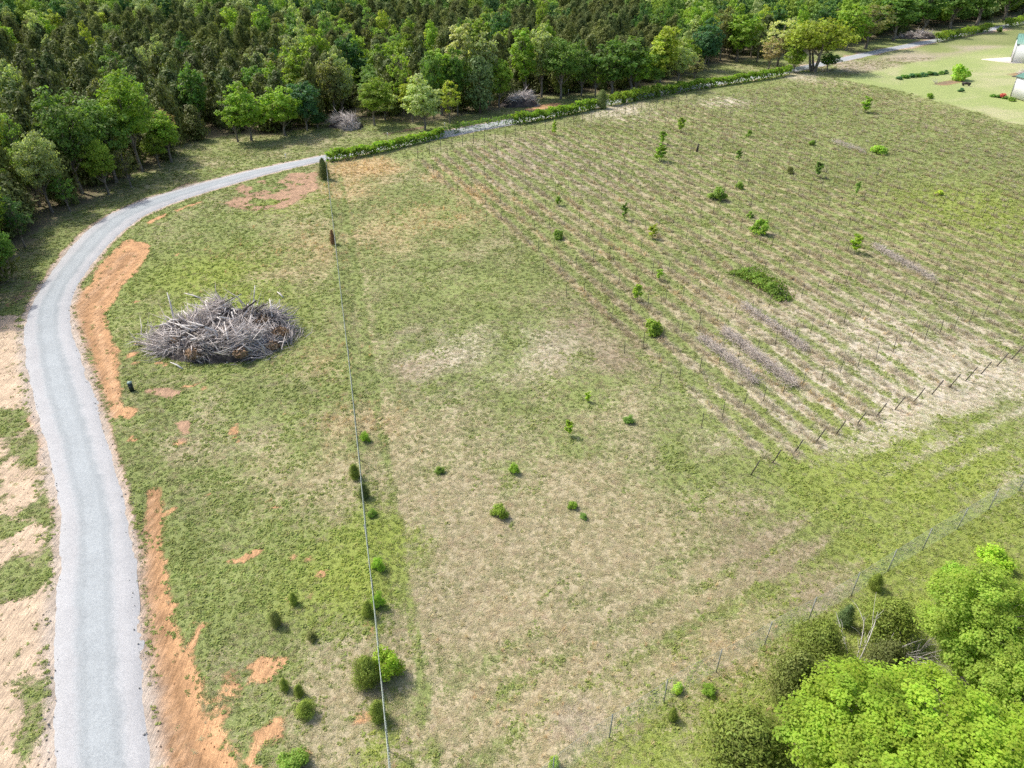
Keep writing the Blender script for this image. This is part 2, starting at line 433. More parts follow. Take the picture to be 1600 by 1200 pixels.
def ground_z(x, y, rd=None):
    x = np.asarray(x, float); y = np.asarray(y, float)
    if rd is None: rd = road_dist(x, y)
    off = smooth(0.2, 3.0, rd)
    z = (fbm(x, y, 0.09, 3, 4.0) - 0.5) * 0.5 * off
    z = z - 0.32 * np.exp(-(seg_dist(x, y, DITCH) / 0.75) ** 2)
    z = z + 0.25 * np.exp(-((seg_dist(x, y, DITCH) - 2.2) / 1.2) ** 2) * smooth(1.5, 4, rd)
    z = z - 0.25 * np.exp(-(seg_dist(x, y, DITCH2) / 0.7) ** 2)
    return np.where(rd < 0.1, -0.06, z)

def gz(x, y): return float(ground_z(np.array([x]), np.array([y]))[0])

def fields(x, y):
    """what grows or lies where: soil, dryness, colours"""
    f = {}
    rd = road_dist(x, y); f['rd'] = rd
    wob = (fbm(x, y, 0.5, 3, 9.0) - 0.5)
    n_big = fbm(x, y, 0.07, 4, 1.0); n_mid = fbm(x, y, 0.28, 4, 2.0)
    vin = smooth(1.0, -2.0, poly_sd(x, y, VINE_POLY) + wob * 3)
    lawn = smooth(0.3, -0.3, poly_sd(x, y, LAWN_POLY) + wob * 0.8)
    forest = smooth(2.0, -3.0, poly_sd(x, y, FOREST_POLY) + wob * 5) * smooth(-1, 2.5, poly_sd(x, y, LANE))
    r = ((x - ROW_O[0]) * ROW_P[0] + (y - ROW_O[1]) * ROW_P[1]) / ROW_S
    along = (x - ROW_O[0]) * ROW_D[0] + (y - ROW_O[1]) * ROW_D[1]
    rowc = np.cos(2 * math.pi * r)                      # 1 on a row, -1 in an alley
    aniso = fbm(r * ROW_S * 1.15, along * 0.42, 1.0, 3, 6.0)
    left_plot = smooth(0.5, -0.5, x - np.interp(y, FENCE1[::-1, 1], FENCE1[::-1, 0]))
    dry = 0.32 + (n_big - 0.5) * 0.6 + (n_mid - 0.5) * 0.75
    dry = dry + 0.05 * left_plot
    dry = dry + vin * ((aniso - 0.5) * 1.0 + (0.56 - .2 * smooth(8, 20, r)) * rowc * (.3 + 1.4 * n_mid) - 0.02)
    dcol = np.zeros(x.shape + (3,)) + 1e-6; wsum = np.zeros(x.shape) + 1e-6
    base = np.array(BCOL['straw']); dcol += base * 0.25; wsum += 0.25
    pinkn = fbm(x, y, 0.13, 3, 33.)
    dcol += np.array(BCOL['pink']) * (0.4 * pinkn)[..., None]; wsum += 0.4 * pinkn
    gold_s = np.zeros(x.shape)
    for c, rad, w, col, k in BLOBS:
        g = np.exp(-((x - c[0]) ** 2 + (y - c[1]) ** 2) / (rad * rad)) * (0.55 + 0.9 * n_mid)
        dry = dry + w * g
        if k != 'x':
            dcol += col * (g * abs(w) * 3)[..., None]; wsum += g * abs(w) * 3
        if k == 'gold': gold_s += g * w
    rowgold = vin * smooth(0.3, 0.9, rowc) * smooth(0.5, 0.68, fbm(along * 0.2, r * 1.0, 1.0, 2, 50.)) * smooth(16, 2, r)
    dcol += np.array(BCOL['gold']) * (rowgold * 0.35)[..., None]; wsum += rowgold * 0.35
    dcol = dcol / wsum[..., None]
    f['gold'] = np.clip(gold_s * 1.2 + rowgold * 0.3, 0, 1)
    # tracks mown or driven along the fences stay green
    d2 = seg_dist(x, y, FENCE2) + wob * .7; d1 = seg_dist(x, y, FENCE1) + wob * .9
    tr = np.exp(-((d2 - 3.2) / 0.5) ** 2) + np.exp(-((d2 - 5.6) / 0.55) ** 2) + np.exp(-((d2 - 8.0) / 0.9) ** 2)
    in2 = x < np.interp(y, FENCE2[:, 1], FENCE2[:, 0])
    pal = np.exp(-((d2 - 4.4) / .38) ** 2) + np.exp(-((d2 - 6.6) / .38) ** 2)
    dry = dry + in2 * (-0.32 * tr * (0.4 + n_mid) + 0.24 * pal + .26 * np.exp(-((d2 - 1.2) / 1.0) ** 2))
    dry = dry - 0.5 * np.exp(-((d1 - 2.2) / 0.35) ** 2) * (1 - left_plot) + 0.25 * np.exp(-((d1 - 2.9) / 0.3) ** 2) * (1 - left_plot) - .2 * np.exp(-(d1 / .6) ** 2)
    verge = smooth(6, 1, rd)
    dry = dry - 0.5 * verge * smooth(0.2, -0.5, left_plot * 0 + np.abs(x) * 0 + (y < 10))
    over = smooth(0, 4, seg_dist(x, y, _ff)) * 0 + smooth(60, 75, y) * smooth(-2, 2, -poly_sd(x, y, FOREST_POLY) + 14) * smooth(10, 0, rd)
    dry = dry - 0.15 * over
    g = np.array([.232, .272, .098]); yl = np.zeros(x.shape)
    for c, rad in YGREEN:
        yl = np.maximum(yl, np.exp(-((x - c[0]) ** 2 + (y - c[1]) ** 2) / (rad * rad)))
    lush = fbm(x, y, 0.2, 3, 21.)
    gcol = g * (0.8 + 0.4 * lush)[..., None]
    gcol = gcol * (1 - yl * 0.75)[..., None] + np.array([.280, .338, .066]) * (yl * 0.75)[..., None]
    gcol = gcol * (1 - lawn)[..., None] + np.array([.315, .375, .14]) * lawn[..., None]
    dry = dry * (1 - lawn) + lawn * (0.32 + 1.1 * (n_big - .5) + .5 * (n_mid - .5) + .10 * np.sin((x * .35 + y * .94) * 2.2))
    dcol = dcol * (1 - lawn)[..., None] + np.array([.44, .43, .24]) * lawn[..., None]
    lit = forest
    dcol = dcol * (1 - lit)[..., None] + np.array([.21, .165, .115]) * lit[..., None]
    dry = dry * (1 - lit) + 0.62 * lit
    dirt = np.zeros(x.shape); dc = np.zeros(x.shape + (3,))
    for poly, col, s in DIRT:
        sd = poly_sd(x, y, poly)
        w = smooth(s * 1.3, -s * 1.3, sd + (.38 if s < .46 else .15) + wob * s * 2.6) * (1 if s < .75 else smooth(.36, .60, n_mid) if s < 1.2 else .85 * smooth(.47, .64, n_mid))
        dc = dc * (1 - w)[..., None] + col * w[..., None]
        dirt = np.maximum(dirt, w)
    spots = smooth(0.68, 0.78, fbm(x, y, 0.45, 3, 77.)) * left_plot * smooth(24, 6, rd) * (y < 80) * 0.8
    spl = smooth(-0.5, 0.6, -rd) * 0
    dirt2 = np.maximum(dirt, spots)
    dc = np.where((dirt > 0.02)[..., None], dc / np.maximum(dirt, .02)[..., None] * np.minimum(1, dirt / .02)[..., None], np.array(DCOL['orange']))
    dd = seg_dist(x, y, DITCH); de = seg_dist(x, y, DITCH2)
    channel_shade = np.maximum(np.exp(-((dd - .45) / .4) ** 2), .7 * np.exp(-((de - .3) / .35) ** 2)) * (.5 + n_mid)  # brown shade of the ditch channel painted into the soil colour, plus rut lines
    channel_shade = np.maximum(channel_shade, .55 * np.exp(-((de - 1.5) / .25) ** 2))
    dc = dc * (1 - .34 * np.clip(channel_shade, 0, 1))[..., None]
    pale_ = np.maximum(np.exp(-(dd / .22) ** 2), np.exp(-((de - .9) / .25) ** 2)) * .3
    dc = dc * (1 - pale_)[..., None] + np.array([.62, .45, .31]) * pale_[..., None]
    dc = np.clip(dc, 0.05, 0.8)
    edge = smooth(1.0, 0.0, rd + wob * 0.8)
    sandy = edge[..., None] * np.array([.50, .43, .36]) + (1 - edge)[..., None] * dc
    dirt2 = np.maximum(dirt2, edge * 0.95)
    tone = (0.82 + 0.36 * fbm(x, y, 0.8, 3, 13.))[..., None]
    for v in VEG:
        w = smooth(0.5, -0.6, poly_sd(x, y, v) + wob * 1.6); dirt2 = dirt2 * (1 - 0.75 * w)
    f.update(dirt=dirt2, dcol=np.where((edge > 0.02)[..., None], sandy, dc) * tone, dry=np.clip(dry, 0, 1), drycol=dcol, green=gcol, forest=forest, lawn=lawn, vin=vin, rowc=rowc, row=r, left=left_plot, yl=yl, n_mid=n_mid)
    return f

# ground mesh: fine near, coarse far, one sheet to the horizon
def graded(a, b, step, lo, hi, g=1.16):
    c = list(np.arange(a, b + 1e-6, step)); s = step
    while c[-1] < hi: s *= g; c.append(c[-1] + s)
    s = step
    while c[0] > lo: s *= g; c.insert(0, c[0] - s)
    return np.array(c)
gx = graded(-62, 96, 0.5, -4000, 4000); gy = graded(14, 170, 0.5, -1500, 6000, 1.07)
GX, GY = np.meshgrid(gx, gy)
fx, fy = GX.ravel(), GY.ravel()
FD = fields(fx, fy)
gzv = ground_z(fx, fy, FD['rd'])
V = np.stack([fx, fy, gzv], 1)
nx, ny = len(gx), len(gy)
i = (np.arange(ny - 1)[:, None] * nx + np.arange(nx - 1)[None]).ravel()
Q = np.stack([i, i + 1, i + nx + 1, i + nx], 1)
m, nt, out = new_mat('field_ground')
geo = N(nt, 'ShaderNodeNewGeometry'); P_ = geo.outputs['Position']
dry_a = attr(nt, 'dry').outputs['Fac']; dirt_a = attr(nt, 'dirt').outputs['Fac']
nf = noise(nt, 2.2, 6, 0.72, P_); nf2 = noise(nt, 9.0, 4, 0.7, P_); nf3 = noise(nt, 0.9, 5, 0.7, P_)
s = mth(nt, 'ADD', mth(nt, 'MULTIPLY', mth(nt, 'SUBTRACT', nf, 0.5), 1.5), mth(nt, 'MULTIPLY', mth(nt, 'SUBTRACT', nf2, 0.5), 1.1))
f1 = mapr(nt, mth(nt, 'ADD', dry_a, s), 0.28, 0.72)
grass = mixc(nt, f1, attr(nt, 'green').outputs['Color'], attr(nt, 'drycol').outputs['Color'])
grass = scale_c(nt, grass, mapr(nt, nf2, 0.25, 0.75, 0.62, 1.28))
f2 = mapr(nt, mth(nt, 'ADD', dirt_a, mth(nt, 'ADD', mth(nt, 'MULTIPLY', mth(nt, 'SUBTRACT', nf, 0.5), 0.9), mth(nt, 'MULTIPLY', mth(nt, 'SUBTRACT', nf2, 0.5), 0.5))), 0.30, 0.66)
soil = scale_c(nt, attr(nt, 'soil').outputs['Color'], mapr(nt, nf3, 0.3, 0.7, 0.78, 1.15))
soil = scale_c(nt, soil, mapr(nt, nf2, 0.3, 0.75, 0.80, 1.14))
mp = N(nt, 'ShaderNodeMapping'); mp.inputs['Scale'].default_value = (3.2, .35, 1); mp.inputs['Rotation'].default_value = (0, 0, .5); nt.links.new(P_, mp.inputs['Vector'])
rill = noise(nt, 1.6, 3, .6, mp.outputs[0])
soil = scale_c(nt, soil, mapr(nt, rill, .36, .5, .80, 1.03))
colr = mixc(nt, f2, grass, soil)
b = N(nt, 'ShaderNodeBsdfPrincipled'); b.inputs['Roughness'].default_value = 0.95; b.inputs['Specular IOR Level'].default_value = 0.1
nt.links.new(colr, b.inputs['Base Color'])
bp = N(nt, 'ShaderNodeBump'); bp.inputs['Strength'].default_value = 0.8; bp.inputs['Distance'].default_value = 0.12
hh = mth(nt, 'ADD', mth(nt, 'ADD', nf, mth(nt, 'MULTIPLY', nf2, 0.5)), mth(nt, 'MULTIPLY', mth(nt, 'MULTIPLY', rill, f2), 1.2)); nt.links.new(hh, bp.inputs['Height']); nt.links.new(bp.outputs[0], b.inputs['Normal'])
nt.links.new(b.outputs[0], out.inputs['Surface'])
M['ground'] = m
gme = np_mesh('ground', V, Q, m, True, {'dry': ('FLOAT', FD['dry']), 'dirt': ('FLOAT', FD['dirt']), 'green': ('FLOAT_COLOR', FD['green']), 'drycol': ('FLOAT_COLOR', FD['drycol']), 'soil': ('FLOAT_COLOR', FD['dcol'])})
tag(obj('ground', gme), kind='structure')

# gravel road
nc = 13
nr = line_normals(ROAD_C)
U = np.linspace(-1, 1, nc)
jag = (fbm(np.arange(_n) * 0.6, np.zeros(_n), 1.0, 4, 3.) - .5) * 0.7
jag2 = (fbm(np.arange(_n) * 0.6, np.ones(_n) * 50, 1.0, 4, 8.) - .5) * 0.7
half = ROAD_W[:, None] / 2 * np.ones((1, nc))
lat = U[None] * (half + np.where(U[None] < 0, jag[:, None], jag2[:, None]) * np.abs(U[None]) ** 3)
Px = ROAD_C[:, 0:1] - nr[:, 0:1] * lat; Py = ROAD_C[:, 1:2] - nr[:, 1:2] * lat
Pz = 0.10 * (1 - U[None] ** 2) + 0.02 - 0.14 * (np.abs(U[None]) > 0.99) + np.zeros_like(Px)
V = np.stack([Px, Py, Pz], -1).reshape(-1, 3)
i = (np.arange(_n - 1)[:, None] * nc + np.arange(nc - 1)[None]).ravel()
Q = np.stack([i, i + 1, i + nc + 1, i + nc], 1)
m, nt, out = new_mat('crushed_gravel')
geo = N(nt, 'ShaderNodeNewGeometry'); P_ = geo.outputs['Position']
ua = attr(nt, 'across').outputs['Fac']
n1 = noise(nt, 14, 4, 0.75, P_); n2 = noise(nt, 0.35, 4, 0.6, P_); n3 = noise(nt, 3.5, 4, 0.7, P_)
au = mth(nt, 'ABSOLUTE', mth(nt, 'ADD', ua, mth(nt, 'MULTIPLY', mth(nt, 'SUBTRACT', n2, .5), .4)))
edge = mapr(nt, au, 0.30, 0.62)
c = mixc(nt, edge, (.365, .395, .405), (.42, .424, .428))
trk = mapr(nt, mth(nt, 'ABSOLUTE', mth(nt, 'SUBTRACT', au, 0.33)), 0.05, 0.16, 1.0, 0.0)
c = scale_c(nt, c, mapr(nt, n1, 0.3, 0.7, 0.86, 1.12)); c = scale_c(nt, c, mapr(nt, n3, 0.3, 0.7, 0.94, 1.05)); c = scale_c(nt, c, mapr(nt, n2, 0.3, 0.7, 0.95, 1.05))
c = scale_c(nt, c, mth(nt, 'SUBTRACT', 1.0, mth(nt, 'MULTIPLY', trk, 0.09)))
b = N(nt, 'ShaderNodeBsdfPrincipled'); b.inputs['Roughness'].default_value = 0.95; b.inputs['Specular IOR Level'].default_value = 0.15
nt.links.new(c, b.inputs['Base Color'])
bp = N(nt, 'ShaderNodeBump'); bp.inputs['Strength'].default_value = 0.5; bp.inputs['Distance'].default_value = 0.04
nt.links.new(n1, bp.inputs['Height']); nt.links.new(bp.outputs[0], b.inputs['Normal'])
nt.links.new(b.outputs[0], out.inputs['Surface'])
rme = np_mesh('gravel_road', V, Q, m, True, {'across': ('FLOAT', np.tile(U, _n))})
tag(obj('gravel_road', rme), kind='structure')

# ------------------------------------------------------------------ grass, weeds, gravel (nobody could count them)
def blades(n, seed, h0, h1, w, tilt0, tilt1, spread, tip=0.15):
    """n blades rising from a patch, each one folded strip"""
    r = np.random.default_rng(seed)
    a = r.random(n) * 2 * math.pi; ba = r.random(n) * 2 * math.pi; br = np.sqrt(r.random(n)) * spread
    b0 = np.stack([np.cos(ba) * br, np.sin(ba) * br, np.zeros(n)], 1)
    L = h0 + (h1 - h0) * r.random(n); t = tilt0 + (tilt1 - tilt0) * r.random(n)
    d = np.stack([np.cos(a) * np.sin(t), np.sin(a) * np.sin(t), np.cos(t)], 1)
    t2 = np.minimum(t + 0.5, 1.6)
    d2 = np.stack([np.cos(a) * np.sin(t2), np.sin(a) * np.sin(t2), np.cos(t2)], 1)
    sd = np.stack([-np.sin(a), np.cos(a), np.zeros(n)], 1) * (w * (0.6 + 0.8 * r.random(n)))[:, None] / 2
    mid = b0 + d * (L * .55)[:, None]; tp = mid + d2 * (L * .45)[:, None]
    V = np.stack([b0 - sd, b0 + sd, mid + sd * .8, mid - sd * .8, tp], 1).reshape(-1, 3)
    k = np.arange(n)[:, None] * 5
    return V, k + np.array([[0, 1, 2, 3]]), k + np.array([[3, 2, 4]]), np.repeat(r.random(n), 5)

def leaf_cards(cen, nrm, size, seed, asp=1.5):
    """diamond leaves at cen, facing nrm"""
    r = np.random.default_rng(seed); n = len(cen)
    nrm = nrm / (np.linalg.norm(nrm, axis=1)[:, None] + 1e-9)
    q = r.normal(size=(n, 3)); a = np.cross(nrm, q); a /= np.linalg.norm(a, axis=1)[:, None] + 1e-9
    b = np.cross(nrm, a)
    s = (size * (0.65 + 0.7 * r.random(n)))[:, None] / 2 if np.ndim(size) == 0 else (size * (0.65 + 0.7 * r.random(n)))[:, None] / 2
    V = np.stack([cen - a * s * asp, cen + b * s, cen + a * s * asp, cen - b * s], 1).reshape(-1, 3)
    Q = np.arange(n)[:, None] * 4 + np.array([[0, 1, 2, 3]])
    return V, Q, np.repeat(r.random(n), 4)

def weed(n, seed, R, h, size):
    r = np.random.default_rng(seed)
    d = r.normal(size=(n, 3)); d[:, 2] = np.abs(d[:, 2]); d /= np.linalg.norm(d, axis=1)[:, None]
    c = d * (r.random(n) ** .4)[:, None] * np.array([R, R, h])
    V, Q, lv = leaf_cards(c, d * .5 + np.array([0, 0, .8]) + r.normal(size=(n, 3)) * .45, size, seed)
    return V, Q, np.zeros((0, 3), int), lv

def scatter(name, variants, pts, rotz, scl, tint, label, cat, mat):
    """one stuff object: points that carry copies of a few tufts"""
    V = []; Q = []; T = []; lv = []; vid = []; n = 0
    for k, (v, q, t, l) in enumerate(variants):
        V.append(v); Q.append(q + n); T.append(t + n); lv.append(l); vid.append(np.full(len(v), k)); n += len(v)
    npt = len(pts)
    V.append(pts); vid.append(np.full(npt, -1)); lv.append(np.zeros(npt))
    pad = lambda a, w: np.concatenate([np.zeros((n, w)), a])
    r = np.random.default_rng(len(name))
    rot = np.stack([r.normal(size=npt) * .08, r.normal(size=npt) * .08, rotz], 1)
    me = np_mesh(name, np.concatenate(V), [np.concatenate(Q), np.concatenate(T)], mat, False, {
        'vid': ('INT', np.concatenate(vid)), 'leafv': ('FLOAT', np.concatenate(lv)),
        'pick': ('INT', np.concatenate([np.zeros(n), r.integers(0, len(variants), npt)])),
        'rot': ('FLOAT_VECTOR', pad(rot, 3)), 'scl': ('FLOAT_VECTOR', pad(scl, 3)), 'tint': ('FLOAT_COLOR', pad(tint, 3))})
    o = obj(name, me)
    ng = bpy.data.node_groups.new(name + '_scatter', 'GeometryNodeTree')
    ng.interface.new_socket('Geometry', in_out='INPUT', socket_type='NodeSocketGeometry')
    ng.interface.new_socket('Geometry', in_out='OUTPUT', socket_type='NodeSocketGeometry')
    nd, lk = ng.nodes, ng.links
    gi = nd.new('NodeGroupInput'); go = nd.new('NodeGroupOutput')
    def na(nm, ty):
        q = nd.new('GeometryNodeInputNamedAttribute'); q.data_type = ty; q.inputs['Name'].default_value = nm
        return q.outputs['Attribute']
    v = na('vid', 'INT')
    cmp = nd.new('FunctionNodeCompare'); cmp.data_type = 'INT'; cmp.operation = 'GREATER_EQUAL'
    ins = [s_ for s_ in cmp.inputs if s_.type == 'INT']; lk.new(v, ins[0]); ins[1].default_value = 0
    sep = nd.new('GeometryNodeSeparateGeometry'); sep.domain = 'POINT'
    lk.new(gi.outputs[0], sep.inputs['Geometry']); lk.new(cmp.outputs[0], sep.inputs['Selection'])
    sp = nd.new('GeometryNodeSplitToInstances'); sp.domain = 'POINT'
    lk.new(sep.outputs['Selection'], sp.inputs['Geometry']); lk.new(v, sp.inputs['Group ID'])
    ip = nd.new('GeometryNodeInstanceOnPoints')
    lk.new(sep.outputs['Inverted'], ip.inputs['Points']); lk.new(sp.outputs['Instances'], ip.inputs['Instance'])
    ip.inputs['Pick Instance'].default_value = True
    lk.new(na('pick', 'INT'), ip.inputs['Instance Index'])
    lk.new(na('rot', 'FLOAT_VECTOR'), ip.inputs['Rotation']); lk.new(na('scl', 'FLOAT_VECTOR'), ip.inputs['Scale'])
    lk.new(ip.outputs[0], go.inputs[0])
    md = o.modifiers.new('scatter', 'NODES'); md.node_group = ng
    return tag(o, label, cat, kind='stuff')

def sow(n, seed, x0=-75, x1=170, y0=14, y1=260):
    """random places, thinner with distance, in a fan a little wider than the view"""
    r = np.random.default_rng(seed)
    y = y0 + (y1 - y0) * r.random(n) ** 1.0; x = x0 + (x1 - x0) * r.random(n)
    Z = y * CP + CAM_H * SP
    keep = (np.abs(x) < 0.74 * Z + 4) & (r.random(n) < np.clip((46 / Z) ** 1.7, 0, 1))
    return x[keep], y[keep]

DENS = 1.0
sx, sy = sow(int(1550000 * DENS), 5)
SF = fields(sx, sy)
r = np.random.default_rng(12)
u1 = r.random(len(sx)); u2 = r.random(len(sx))
fine = (fbm(sx, sy, 1.3, 3, 40.) - .5)
dryness = np.clip(0.5 + (SF['dry'] - .5) * .75 + fine * 0.85 + (u1 - .5) * .6, 0, 1)
is_dry = dryness > 0.5
blend = lambda sel, k: SF['green'][sel] * (1 - (k * dryness[sel]))[:, None] + SF['drycol'][sel] * (k * dryness[sel])[:, None]
bare = (SF['dirt'] + fine * .9 + (r.random(len(sx)) - .5) * .75 > 0.5) & (u2 > 0.03)
ok = ~bare & (SF['rd'] > 0.05) & (SF['lawn'] < 0.5) & (SF['forest'] < .6)
dist = sy * CP + CAM_H * SP
def put(name, sel, variants, s0, s1, tint, label, cat, flat=1.0):
    x, y = sx[sel], sy[sel]
    rr = np.random.default_rng(len(name) * 7)
    s_ = .76 * (s0 + (s1 - s0) * rr.random(len(x))) * np.clip((dist[sel] / 60) ** .55, .8, 1.8)
    P3 = np.stack([x, y, ground_z(x, y, SF['rd'][sel]) - 0.01], 1)
    jit = (0.90 + 0.20 * rr.random((len(x), 1))) * (1 + (rr.random((len(x), 3)) - .5) * .12)
    return scatter(name, variants, P3, rr.random(len(x)) * 6.283, np.stack([s_, s_, s_ * flat * (.5 + .5 * rr.random(len(x)))], 1), tint * jit, label, cat, M['tuft'])

weedy = fbm(sx, sy, 0.35, 3, 61.) + .16 * SF['left'] + .12 * SF['yl'] + (u2 - .5) * .25 > 0.64
gold = u2 < SF['gold'] * 0.5
put('green_grass', ok & ~is_dry & ~weedy & ~gold, [blades(13, k, .12, .27, .045, .15, .95, .16) for k in range(4)], .8, 1.35, blend(ok & ~is_dry & ~weedy & ~gold, .9) * 1.2, 'short green grass growing all over the field', 'grass')
put('dry_grass', ok & is_dry & ~gold, [blades(14, 20 + k, .22, .45, .032, .9, 1.5, .2) for k in range(4)], .8, 1.4, blend(ok & is_dry & ~gold, 1.0) * 1.15, 'flattened dry straw-coloured grass matted over the field', 'grass')
put('weeds', ok & ~is_dry & weedy & ~gold, [weed(16, 40 + k, .17, .16, .085) for k in range(4)], .8, 1.7, blend(ok & ~is_dry & weedy & ~gold, .4) * np.array([1.12, 1.17, .9]), 'low broad-leaved green weeds among the grass', 'weeds')
sel = ok & gold
put('golden_grass', sel, [blades(14, 60 + k, .4, .75, .028, .05, .4, .16) for k in range(3)], .8, 1.3, np.tile(np.array([[.70, .54, .32]]), (sel.sum(), 1)), 'upright golden dead grass standing in patches', 'grass')
rw = ok & (SF['vin'] > .5) & (SF['rowc'] > .55) & (u1 < .3 + .5 * (fbm(sx, sy, .5, 2, 88.) > .52)) & ~gold
tn = np.where((r.random(rw.sum()) < .55)[:, None], SF['drycol'][rw], np.array([[.44, .385, .29]])) * 1.05
put('dead_row_grass', rw, [blades(16, 80 + k, .35, .7, .03, .2, 1.1, .22) for k in range(4)], .8, 1.35, tn, 'taller dead grass standing along the trellis rows', 'grass', 1.35)
# loose stones along the road's edges
n = 2600
k = r.integers(0, _n, n); side = np.where(r.random(n) < .5, -1, 1)
off = side * (ROAD_W[k] / 2 + r.normal(size=n) * .35 - .05)
px_ = ROAD_C[k, 0] - nr[k, 0] * off + r.normal(size=n) * .2; py_ = ROAD_C[k, 1] - nr[k, 1] * off + r.normal(size=n) * .2
kp = py_ < 120
def stone(seed):
    q = np.random.default_rng(seed)
    v = np.array([[1, 0, 0], [-1, 0, 0], [0, 1, 0], [0, -1, 0], [0, 0, 1], [0, 0, -.6]], float) * q.uniform(.6, 1.2, (6, 1)) * .05
    return v, np.zeros((0, 4), int), np.array([[0, 2, 4], [2, 1, 4], [1, 3, 4], [3, 0, 4], [2, 0, 5], [1, 2, 5], [3, 1, 5], [0, 3, 5]]), np.full(6, q.random())
s_ = r.uniform(.5, 1.6, kp.sum()) ** 1.3
scatter('gravel', [stone(q) for q in range(4)], np.stack([px_[kp], py_[kp], np.full(kp.sum(), .03)], 1), r.random(kp.sum()) * 6.28, np.stack([s_] * 3, 1), np.tile(np.array([[.5, .49, .48]]), (kp.sum(), 1)) * r.uniform(.6, 1.1, (kp.sum(), 1)), 'loose grey stones strewn along the road edges', 'gravel', M['tuft'])

# clods and small stones lying on the bare soil
n = 60000
ux = r.uniform(-70, 20, n); uy = r.uniform(15, 110, n)
cf = fields(ux, uy); kp = (cf['dirt'] > .55) & (cf['rd'] > .1) & (r.random(n) < .55 * np.clip(fbm(ux, uy, .6, 2, 91.) * 2 - .6, .05, 1)) & (uy < 110)
s_ = r.uniform(.35, 1.5, kp.sum()) ** 1.5
scatter('soil_clods', [stone(q + 20) for q in range(4)], np.stack([ux[kp], uy[kp], ground_z(ux[kp], uy[kp]) + .01], 1), r.random(kp.sum()) * 6.28, np.stack([s_] * 3, 1), cf['dcol'][kp] * r.uniform(.55, 1.15, (kp.sum(), 1)), 'clods and small stones lying on the bare soil', 'soil', M['tuft'])["kind"] = 'stuff'

# ------------------------------------------------------------------ trees
def limb_tube(mb, a, b, r0, r1, seed, bend=.12, k=5, n=5):
    q = np.random.default_rng(seed)
    a = np.asarray(a, float); b = np.asarray(b, float)
    t = np.linspace(0, 1, n)[:, None]
    L = np.linalg.norm(b - a)
    off = q.normal(size=3) * bend * L
    pts = a + (b - a) * t + off * (t * (1 - t) * 2) + np.array([0, 0, 1]) * (t * (1 - t)) * L * .25
    mb.tube(pts, np.linspace(r0, r1, n), k, False)

def make_broad(seed, h=12.0, w=8.0, clear=0.3, ncl=70, per=45, leaf=.36, spread=1.0, lobes=5, limbs=26, trunks=1, clr=.95, shell=.42, flat=.45):
    """trunk and crown meshes of a leafy tree: leaf sprays in clumps carried by limbs"""
    q = np.random.default_rng(seed)
    zc = h * (clear + (1 - clear) * .5); rz = h * (1 - clear) * .5; rx = w / 2
    d = q.normal(size=(ncl * 3, 3)); d /= np.linalg.norm(d, axis=1)[:, None]
    ld = q.normal(size=(lobes, 3)); ld[:, 2] = np.abs(ld[:, 2]) * .8; ld /= np.linalg.norm(ld, axis=1)[:, None]
    lob = .62 + .48 * np.max(np.clip(d @ ld.T, 0, 1) ** 3, axis=1)
    rad = q.random(len(d)) ** shell
    c = d * (lob * rad)[:, None] * np.array([rx, rx, rz]) + np.array([0, 0, zc])
    c[:, :2] *= (1 - .22 * np.clip((c[:, 2:] - zc) / rz, -1, 1)) 
    keep = []
    md = (rx * rx * rz / ncl) ** (1 / 3) * .95
    for k in range(len(c)):
        if len(keep) >= ncl: break
        if not keep or np.min(np.linalg.norm(c[keep] - c[k], axis=1)) > md: keep.append(k)
    c = c[keep]; n = len(c)
    cr = clr * spread * (.7 + .6 * q.random(n)) * (w / 8)
    idx = np.repeat(np.arange(n), per)
    e = q.normal(size=(len(idx), 3)); e /= np.linalg.norm(e, axis=1)[:, None]
    pos = c[idx] + e * (q.random(len(idx)) ** .45 * cr[idx])[:, None] * np.array([1.1, 1.1, .7])
    cdir = pos - np.array([0, 0, zc - rz * .3])
    cdir /= np.linalg.norm(cdir, axis=1)[:, None] + 1e-6
    nrm = cdir * .45 + e * .45 + np.array([0, 0, flat]) + q.normal(size=pos.shape) * (.5 if flat < 1 else .3)
    V, Q, lv = leaf_cards(pos, nrm, leaf, seed, 1.35)
    clv = np.repeat(q.random(n), per * 4)
    crown = np_mesh('crown', V, Q, M['leaf'], False, {'leafv': ('FLOAT', lv * .6 + clv * .4)})
    mb = MB()
    r0 = h * .016 + .05
    for tk in range(trunks):
        o = np.array([q.normal() * .5, q.normal() * .5, 0]) * (trunks > 1)
        top = np.array([q.normal() * .3, q.normal() * .3, h * .78]) + o * (3.0 if trunks > 1 else 0)
        zs = np.linspace(0, 1, 8)[:, None]
        pts = o * 0.4 + (top - o * .4) * zs + np.concatenate([q.normal(size=(8, 2)) * .08 * h / 12, np.zeros((8, 1))], 1) * (zs > .05)
        pts[0, 2] = -.3
        mb.tube(pts, np.linspace(r0, r0 * .25, 8) * (1.25 - .25 * (zs[:, 0] > .05)), 7, False)
        sel = q.permutation(n)[:limbs // trunks]
        for k in sel:
            t = np.clip((c[k, 2] / h - .18) * q.uniform(.75, 1.0), clear * .6, .92)
            f = t / .78 if t < .78 else 1.0
            a = o * .4 + (top - o * .4) * min(f, 1)
            limb_tube(mb, a, c[k], r0 * .42 * (1 - t * .6), r0 * .07, seed * 100 + k)
    trunk = mb.mesh('trunk', M['bark'], True)
    return trunk, crown

